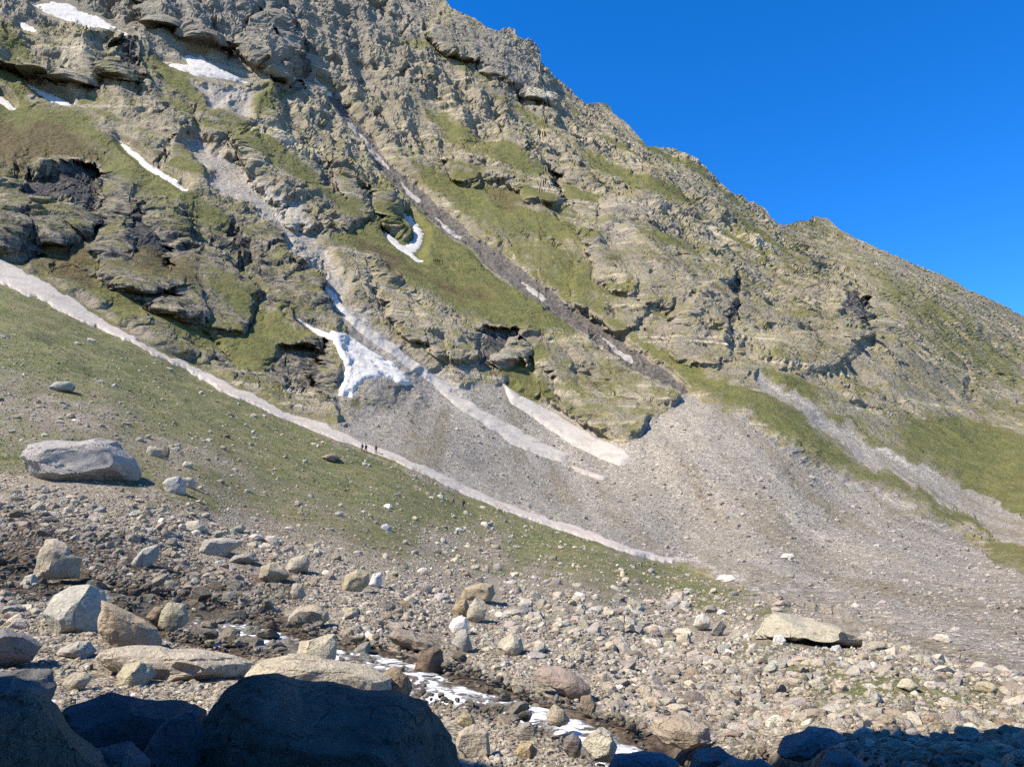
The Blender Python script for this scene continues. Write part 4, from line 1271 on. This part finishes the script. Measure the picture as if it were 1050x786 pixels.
def stuff_mesh(name, ids, label):
    Vs, Fs, Ts = [], [], []
    off = 0
    for i in ids:
        q, f = stone_xf(i, random.choice(protoM if size_px[i] > 7 else protoS))
        Vs.append(q); Fs.append(f + off); off += len(q)
        Ts.append(np.repeat(np.append(tint[i], 1)[None], len(q), 0))
    me = mesh_from(name, np.concatenate(Vs), np.concatenate(Fs), M_RUBBLE, False, {'tint': np.concatenate(Ts)})
    return link(name, me, kind='stuff', label=label)


print('stones', n)
stuff_mesh('rubble', [i for i in range(n) if i not in single], 'loose stones and rubble strewn over the stream banks and meadow')

# the larger loose stones are objects of their own
hc = np.array([(h[0], h[1] - h[3] / 2) for h in HEROES])
seen = {}
for i in order_v[:N_IND]:
    v, f = rock_shape(3, 1000 + int(i), 9, .42, .8, .05)
    q, f = stone_xf(i, (v, f))
    d = np.hypot((hc[:, 0] - qx[i]) * 1.0, (hc[:, 1] - qy[i]) * 1.3)
    j = int(np.argmin(d))
    dx, dy = qx[i] - hc[j, 0], qy[i] - size_px[i] * .3 - hc[j, 1]
    relw = ('right of' if dx > 0 else 'left of') if abs(dx) > abs(dy) * 1.2 else ('in front of' if dy > 0 else 'behind')
    sw = HEROES[j][4].split(',')[0].split()[:16 - 3 - len(relw.split()) - (bedw[i] > .5)]
    while sw[-1] in ('the', 'of', 'on', 'in', 'at', 'and', 'with', 'its', 'an', 'a', 'by', 'left', 'right', 'below', 'between', 'bright', 'large', 'dark', 'lowest', 'tilted', 'near', 'among', 'behind', 'above', 'end', 'under', 'stream', 'middle', 'bank', 'lower', 'bottom', 'propping', 'pale') \
            and len(sw) > 4 and not (sw[-1] in ('stream', 'middle', 'bank', 'end') and sw[-2] in ('the', 'stream', 'far', 'left')):
        sw = sw[:-1]
    base = f"{'wet dark' if bedw[i] > .5 else PNAME[pick[i]]} stone {relw} the {' '.join(sw)}"
    ob = rock_object(q, f, tint[i], name='stone', sharp=20, label=base, category='stone')
    seen.setdefault(base, []).append(ob)
for k, obs in seen.items():
    for o in obs:
        o['group'] = k if len(obs) > 1 else 'loose stones along the stream banks'

# short mountain turf: tufts standing on the slope
N = 60000
gxq = rng.uniform(-110, 1160, N); gyq = 290 + 500 * rng.uniform(0, 1, N)
ci, ri = grid_index(gxq, gyq)
okg = (bilin(m_meadow, ci, ri) > .95) & (rng.uniform(0, 1, N) < np.clip(bilin(turf, ci, ri) * 1.3 - .1, 0, 1)) & (bilin(m_strip, ci, ri) < .02)
gxq, gyq = gxq[okg], gyq[okg]; n = len(gxq)
Gt = ground(gxq, gyq); Rt = np.hypot(Gt[:, 0], Gt[:, 1])
hgt_ = np.minimum(rng.uniform(.8, 2.3, n) / FPX * Rt, .30)
NBL = 5
ang = rng.uniform(0, 2 * math.pi, (n, NBL)); ln = rng.uniform(.5, 1, (n, NBL)); wb = rng.uniform(.12, .25, (n, NBL))
dirx, diry = np.cos(ang), np.sin(ang)
b0 = Gt[:, None, :] + np.stack([-diry * wb * hgt_[:, None], dirx * wb * hgt_[:, None], -.05 * hgt_[:, None] + 0 * ang], -1)
b1 = Gt[:, None, :] + np.stack([diry * wb * hgt_[:, None], -dirx * wb * hgt_[:, None], -.05 * hgt_[:, None] + 0 * ang], -1)
tp = Gt[:, None, :] + np.stack([dirx * .75 * ln * hgt_[:, None], diry * .75 * ln * hgt_[:, None], (.45 + .5 * ln) * hgt_[:, None]], -1)
tv = np.stack([b0, b1, tp], 2).reshape(-1, 3)
gc = np.array([(.14, .165, .052), (.185, .195, .074), (.265, .235, .12), (.11, .13, .044)])[rng.choice(4, n, p=[.4, .3, .15, .15])] * rng.uniform(.8, 1.25, (n, 1))
gt_ = np.repeat(np.concatenate([gc, np.ones((n, 1))], 1), NBL * 3, 0)
tg_ = NT('turf_blades')
M_TURF = tg_.done(tg_.attr('tint').outputs['Color'])
link('grass', mesh_from('grass', tv, np.arange(len(tv)).reshape(-1, 3), M_TURF, False, {'tint': gt_}), kind='stuff', label='short tufted turf on the moraine slope')

# scattered blocks on the scree
N = 26000
qx = rng.uniform(330, 1160, N); qy = 290 + 430 * rng.uniform(0, 1, N) ** .7
ci, ri = grid_index(qx, qy)
ok = (bilin(m_scree, ci, ri) > .8) & (bilin(m_snow, ci, ri) < .1)
qx, qy = qx[ok], qy[ok]; n = len(qx)
G = ground(qx, qy); Rq = np.hypot(G[:, 0], G[:, 1])
size_px = np.minimum(1.3 * (1 - rng.uniform(0, 1, n)) ** (-.33), 6.5) * np.clip(.75 + (qy - 400) / 500, .6, 1.5)
size_m = size_px / FPX * Rq
tint = np.array([.31, .285, .26])[None] * rng.uniform(.6, 1.5, (n, 1)) * rng.uniform(.97, 1.03, (n, 3))
stuff_mesh('scree_rubble', list(range(n)), 'loose blocks scattered over the grey scree fan')

# ------------------------------------------------------------------ water
def resample(pts, k):
    out = []
    for i in range(len(pts) - 1):
        p0 = pts[max(i - 1, 0)]; p1 = pts[i]; p2 = pts[i + 1]; p3 = pts[min(i + 2, len(pts) - 1)]
        for s in np.linspace(0, 1, k, endpoint=False):
            out.append(.5 * ((2 * p1) + (p2 - p0) * s + (2 * p0 - 5 * p1 + 4 * p2 - p3) * s * s + (3 * p1 - p0 - 3 * p2 + p3) * s ** 3))
    out.append(pts[-1])
    return np.array(out)


sp = np.array([[p.x, p.y, p.z + .07] for p in stream_pts])
wd = np.array([[s[2]] for s in STREAM])
FO = -.22 + np.array([[.35], [.35], [.35], [.4], [.15], [.35], [.75], [.35], [.7], [.62], [.78], [.72], [.55], [.7], [.6], [.72], [.6], [.5], [.4], [.3]])
KS = 26
cl = resample(sp, KS); wl = resample(wd, KS)[:, 0]; fo = resample(FO, KS)[:, 0]
tg = np.gradient(cl, axis=0); tg[:, 2] = 0; tg /= np.linalg.norm(tg, axis=1, keepdims=True)
sd = np.stack([-tg[:, 1], tg[:, 0], 0 * tg[:, 0]], -1)
NA = 17
Vs, Fo = [], []
for a in np.linspace(-1, 1, NA):
    q = cl + sd * (a * wl * .70)[:, None]
    q[:, 2] += .10 * fbm(q[:, 0] * 1.3, q[:, 1] * 1.3, 0 * q[:, 0], 4, 505) - .30 * a ** 4
    Vs.append(q); Fo.append(np.clip(fo + .06 - .3 * a * a + .55 * fbm(q[:, 0] / 1.1, q[:, 1] / 1.1, 0 * q[:, 0], 3, 515), 0, 1))
Vs = np.array(Vs); Fo = np.array(Fo)
L = cl.shape[0]
ii = np.arange(NA * L).reshape(NA, L)
qd = np.stack([ii[:-1, :-1], ii[:-1, 1:], ii[1:, 1:], ii[1:, :-1]], -1).reshape(-1, 4)
Fo = np.repeat(Fo.reshape(-1, 1), 4, 1)
link('stream_water', mesh_from('stream_water', Vs.reshape(-1, 3), qd, M_WATER, True, {'tint': Fo}), kind='structure', label='shallow white-flecked stream tumbling between stones')

# ------------------------------------------------------------------ walkers
M_SKIN = plain_material('skin', (.35, .22, .15)); M_HAIR = plain_material('dark_hair', (.02, .016, .012))
M_CLOTH = {k: plain_material(k + '_cloth', c) for k, c in {'navy': (.02, .025, .05), 'black': (.018, .018, .02), 'grey': (.10, .10, .11), 'maroon': (.045, .014, .014), 'olive': (.06, .06, .035), 'blue': (.04, .07, .16)}.items()}


def skin_mesh(name, verts, edges, radii, levels=2):
    me = bpy.data.meshes.new(name)
    me.from_pydata([tuple(v) for v in verts], edges, [])
    o = bpy.data.objects.new(name, me); COL.objects.link(o)
    o.modifiers.new('skin', 'SKIN'); o.modifiers.new('sub', 'SUBSURF').levels = levels
    o.modifiers['sub'].render_levels = levels
    sv = me.skin_vertices[0].data
    for i, r in enumerate(radii):
        sv[i].radius = (r, r) if not isinstance(r, tuple) else r
        sv[i].use_root = (i == 0)
    dg = bpy.context.evaluated_depsgraph_get()
    res = bpy.data.meshes.new_from_object(o.evaluated_get(dg))
    bpy.data.objects.remove(o)
    res.name = name
    return res


def person(px, py, yaw, coat, legs, pack, label, stride=.22, pole=False):
    g = ground(px, py)
    root = bpy.data.objects.new('person', None); COL.objects.link(root)
    root.location = g.tolist(); root.rotation_euler = (0, 0, yaw)
    root['label'] = label; root['category'] = 'person'; root['group'] = 'walkers on the slope'
    s = stride
    v = [(0, 0, .95), (0, .01, 1.15), (0, .03, 1.36), (0, .04, 1.47), (0, .06, 1.56), (0, .07, 1.68),
         (.10, 0, .90), (.11, s * .8, .50), (.11, s * .6, .09), (.12, s * .6 + .15, .04),
         (-.10, 0, .90), (-.11, -s * .2, .50), (-.11, -s * 1.2, .10), (-.12, -s * 1.2 + .14, .04),
         (.19, .03, 1.40), (.25, -.06, 1.15), (.24, .08, .92), (.24, .12, .84),
         (-.19, .03, 1.40), (-.25, .06, 1.15), (-.24, .24, .98), (-.24, .29, .93)]
    e = [(0, 1), (1, 2), (2, 3), (3, 4), (4, 5), (0, 6), (6, 7), (7, 8), (8, 9), (0, 10), (10, 11), (11, 12), (12, 13), (2, 14), (14, 15), (15, 16), (16, 17), (2, 18), (18, 19), (19, 20), (20, 21)]
    r = [.15, .145, .16, .065, .085, .10, .09, .065, .05, .045, .09, .065, .05, .045, .065, .05, .038, .04, .065, .05, .038, .04]
    me = skin_mesh('person_body', v, e, r)
    for m in (M_CLOTH[coat], M_CLOTH[legs], M_SKIN, M_CLOTH['black']):
        me.materials.append(m)
    for p in me.polygons:
        z = p.center.z; x = abs(p.center.x)
        p.material_index = 2 if (z > 1.5 or (z < .94 and x > .2)) else 3 if z < .12 else 0 if (z > .92 or x > .19) else 1
        p.use_smooth = True
    b = link('body', me, root)
    hair, hf = rock_shape(3, 5, 0, rough=.03)
    hv = hair * np.array([.105, .115, .10]) + np.array([0, .055, 1.70])
    link('hair', mesh_from('hair', hv, hf, M_HAIR), root)
    if pack:
        bm = bmesh.new()
        bmesh.ops.create_cube(bm, size=1)
        for q in bm.verts:
            t = 1 - .25 * (q.co.z > 0)
            q.co = Vector((q.co.x * .32 * t, q.co.y * .2 * t - .22, q.co.z * .5 + 1.25))
        bmesh.ops.bevel(bm, geom=list(bm.edges), offset=.05, segments=3, affect='EDGES')
        me = bpy.data.meshes.new('backpack'); bm.to_mesh(me); bm.free(); me.materials.append(M_CLOTH[pack])
        for p in me.polygons:
            p.use_smooth = True
        link('backpack', me, root)
    return root


person(371.5, 462.5, math.radians(150), 'navy', 'black', 'grey', 'walker in navy at the head of the upper trio, uphill end, on the snow edge')
person(375.2, 463.5, math.radians(150), 'black', 'black', 'black', 'walker in black at the middle of the upper trio by the snow strip')
person(385.5, 465, math.radians(165), 'maroon', 'black', 'navy', 'walker in dark red trailing the upper trio, downhill end')
person(465, 518.5, math.radians(120), 'grey', 'black', None, 'walker in grey on the lower meadow, left of the pair')
person(476, 519.5, math.radians(120), 'black', 'navy', 'black', 'walker in black with a pack on the lower meadow, right of the pair')

# ------------------------------------------------------------------ unseen rise behind and left of the viewpoint, added to throw the foreground shade
def rise():
    hdir = np.array([SUN[0], SUN[1]]); hdir /= np.linalg.norm(hdir)
    tdir = np.array([-hdir[1], hdir[0]])           # along the crest
    c0 = hdir * 9.0                                  # crest line passes here
    # crest profile: points of the shade edge carried back along the sunbeam
    prof = np.array([(-26, 0), (-18, 0), (-16.2, 3), (-15.2, 7.5), (-13, 10.5), (-12.5, 13.5), (-9.9, 13.6), (-9.3, 18), (-8.5, 22), (0, 24), (14, 23)], float)
    ts, zs = prof[:, 0], prof[:, 1]
    t = np.linspace(ts[0], ts[-1], 260)
    crest = np.interp(t, ts, zs)
    s = np.concatenate([np.linspace(0, 1, 26)[:-1], np.linspace(1, 2.2, 20)])
    T, S = np.meshgrid(t, s)
    crest2 = np.broadcast_to(crest, T.shape)
    # s 0..1 foot to crest, then a broad back
    down = np.where(S < 1, (9 * (S - 1) * .4), (S - 1) * 40)
    z = np.where(S < 1, -4 + (crest2 + 4) * S ** .75, crest2 - (S - 1) * 3)
    XY = c0 + T[..., None] * tdir + down[..., None] * hdir
    nn = fbm(XY[..., 0] / 5, XY[..., 1] / 5, z / 5, 4, 601)
    amp = np.where(np.abs(S - 1) < .02, .15, .8)
    XY = XY - hdir * (nn * amp)[..., None]
    V_ = np.concatenate([XY, z[..., None]], -1).reshape(-1, 3)
    k = np.arange(T.size).reshape(T.shape)
    q = np.stack([k[:-1, :-1], k[:-1, 1:], k[1:, 1:], k[1:, :-1]], -1).reshape(-1, 4)
    vx_ = np.abs(np.arctan2(V_[:, 0], V_[:, 1])) < math.radians(38)
    q = q[~vx_[q].any(1)]
    me = mesh_from('shade_hill', V_, q, M_GROUND, True, {'cover_a': np.tile([.2, 0, 0, 0], (len(V_), 1)), 'cover_b': np.tile([0, 0, 0, 0.], (len(V_), 1))})
    link('shade_hill', me, kind='structure', label='unseen rocky rise added beside the viewpoint to shade the foreground')


rise()
# ground under and behind the viewpoint
gxx, gyy = np.meshgrid(np.linspace(-60, 60, 90), np.linspace(-70, 9, 60))
rr_ = np.hypot(gxx, gyy)
gz = -2.35 - .09 * np.clip(gyy, -50, 9) + .35 * fbm(gxx / 4, gyy / 4, 0 * gxx, 3, 71) - .6 * np.clip((gyy - 1) / 8, 0, 1) - .02 * gxx
V_ = np.stack([gxx, gyy, gz], -1).reshape(-1, 3)
k = np.arange(gxx.size).reshape(gxx.shape)
q = np.stack([k[:-1, :-1], k[:-1, 1:], k[1:, 1:], k[1:, :-1]], -1).reshape(-1, 4)
link('terrain', mesh_from('terrain', V_, q, M_GROUND, True, {'cover_a': np.tile([.3, 0, 0, 0], (len(V_), 1)), 'cover_b': np.zeros((len(V_), 4))}), kind='structure', label='ground around the viewpoint')

# ------------------------------------------------------------------ light, sky, camera
w = bpy.data.worlds.new('World'); scene.world = w
w.use_nodes = True
nt = w.node_tree; nt.nodes.clear()
sky = nt.nodes.new('ShaderNodeTexSky'); sky.sky_type = 'NISHITA'; sky.sun_disc = False
el = math.asin(SUN[2]); az = math.atan2(SUN[0], SUN[1])
sky.sun_elevation = el; sky.sun_rotation = az
sky.altitude = 3500; sky.air_density = 1.0; sky.dust_density = .3; sky.ozone_density = 4.0
bg = nt.nodes.new('ShaderNodeBackground'); bg.inputs['Strength'].default_value = .10
ow = nt.nodes.new('ShaderNodeOutputWorld')
hs = nt.nodes.new('ShaderNodeHueSaturation'); hs.inputs['Hue'].default_value = .507; hs.inputs['Saturation'].default_value = 1.32; hs.inputs['Value'].default_value = 1.68
nt.links.new(sky.outputs[0], hs.inputs['Color']); nt.links.new(hs.outputs[0], bg.inputs[0]); nt.links.new(bg.outputs[0], ow.inputs[0])

ld = bpy.data.lights.new('sun', 'SUN'); ld.energy = 5.0; ld.angle = math.radians(.5); ld.color = (1, .92, .79)
lo = bpy.data.objects.new('sun', ld); COL.objects.link(lo)
lo.rotation_euler = Vector(SUN).to_track_quat('Z', 'Y').to_euler()

cd = bpy.data.cameras.new('camera'); cam = bpy.data.objects.new('camera', cd); COL.objects.link(cam)
cd.sensor_width = 36; cd.lens = FPX / W * 36; cd.clip_end = 6000; cd.clip_start = .05
cam.location = (0, 0, 0); cam.rotation_euler = (math.pi / 2 + PITCH, 0, 0)
scene.camera = cam
scene.view_settings.view_transform = 'Standard'
scene.view_settings.look = 'None'
scene.view_settings.gamma = 1
scene.view_settings.exposure = 1.0
scene.cycles.max_bounces = 4
scene.cycles.use_denoising = False
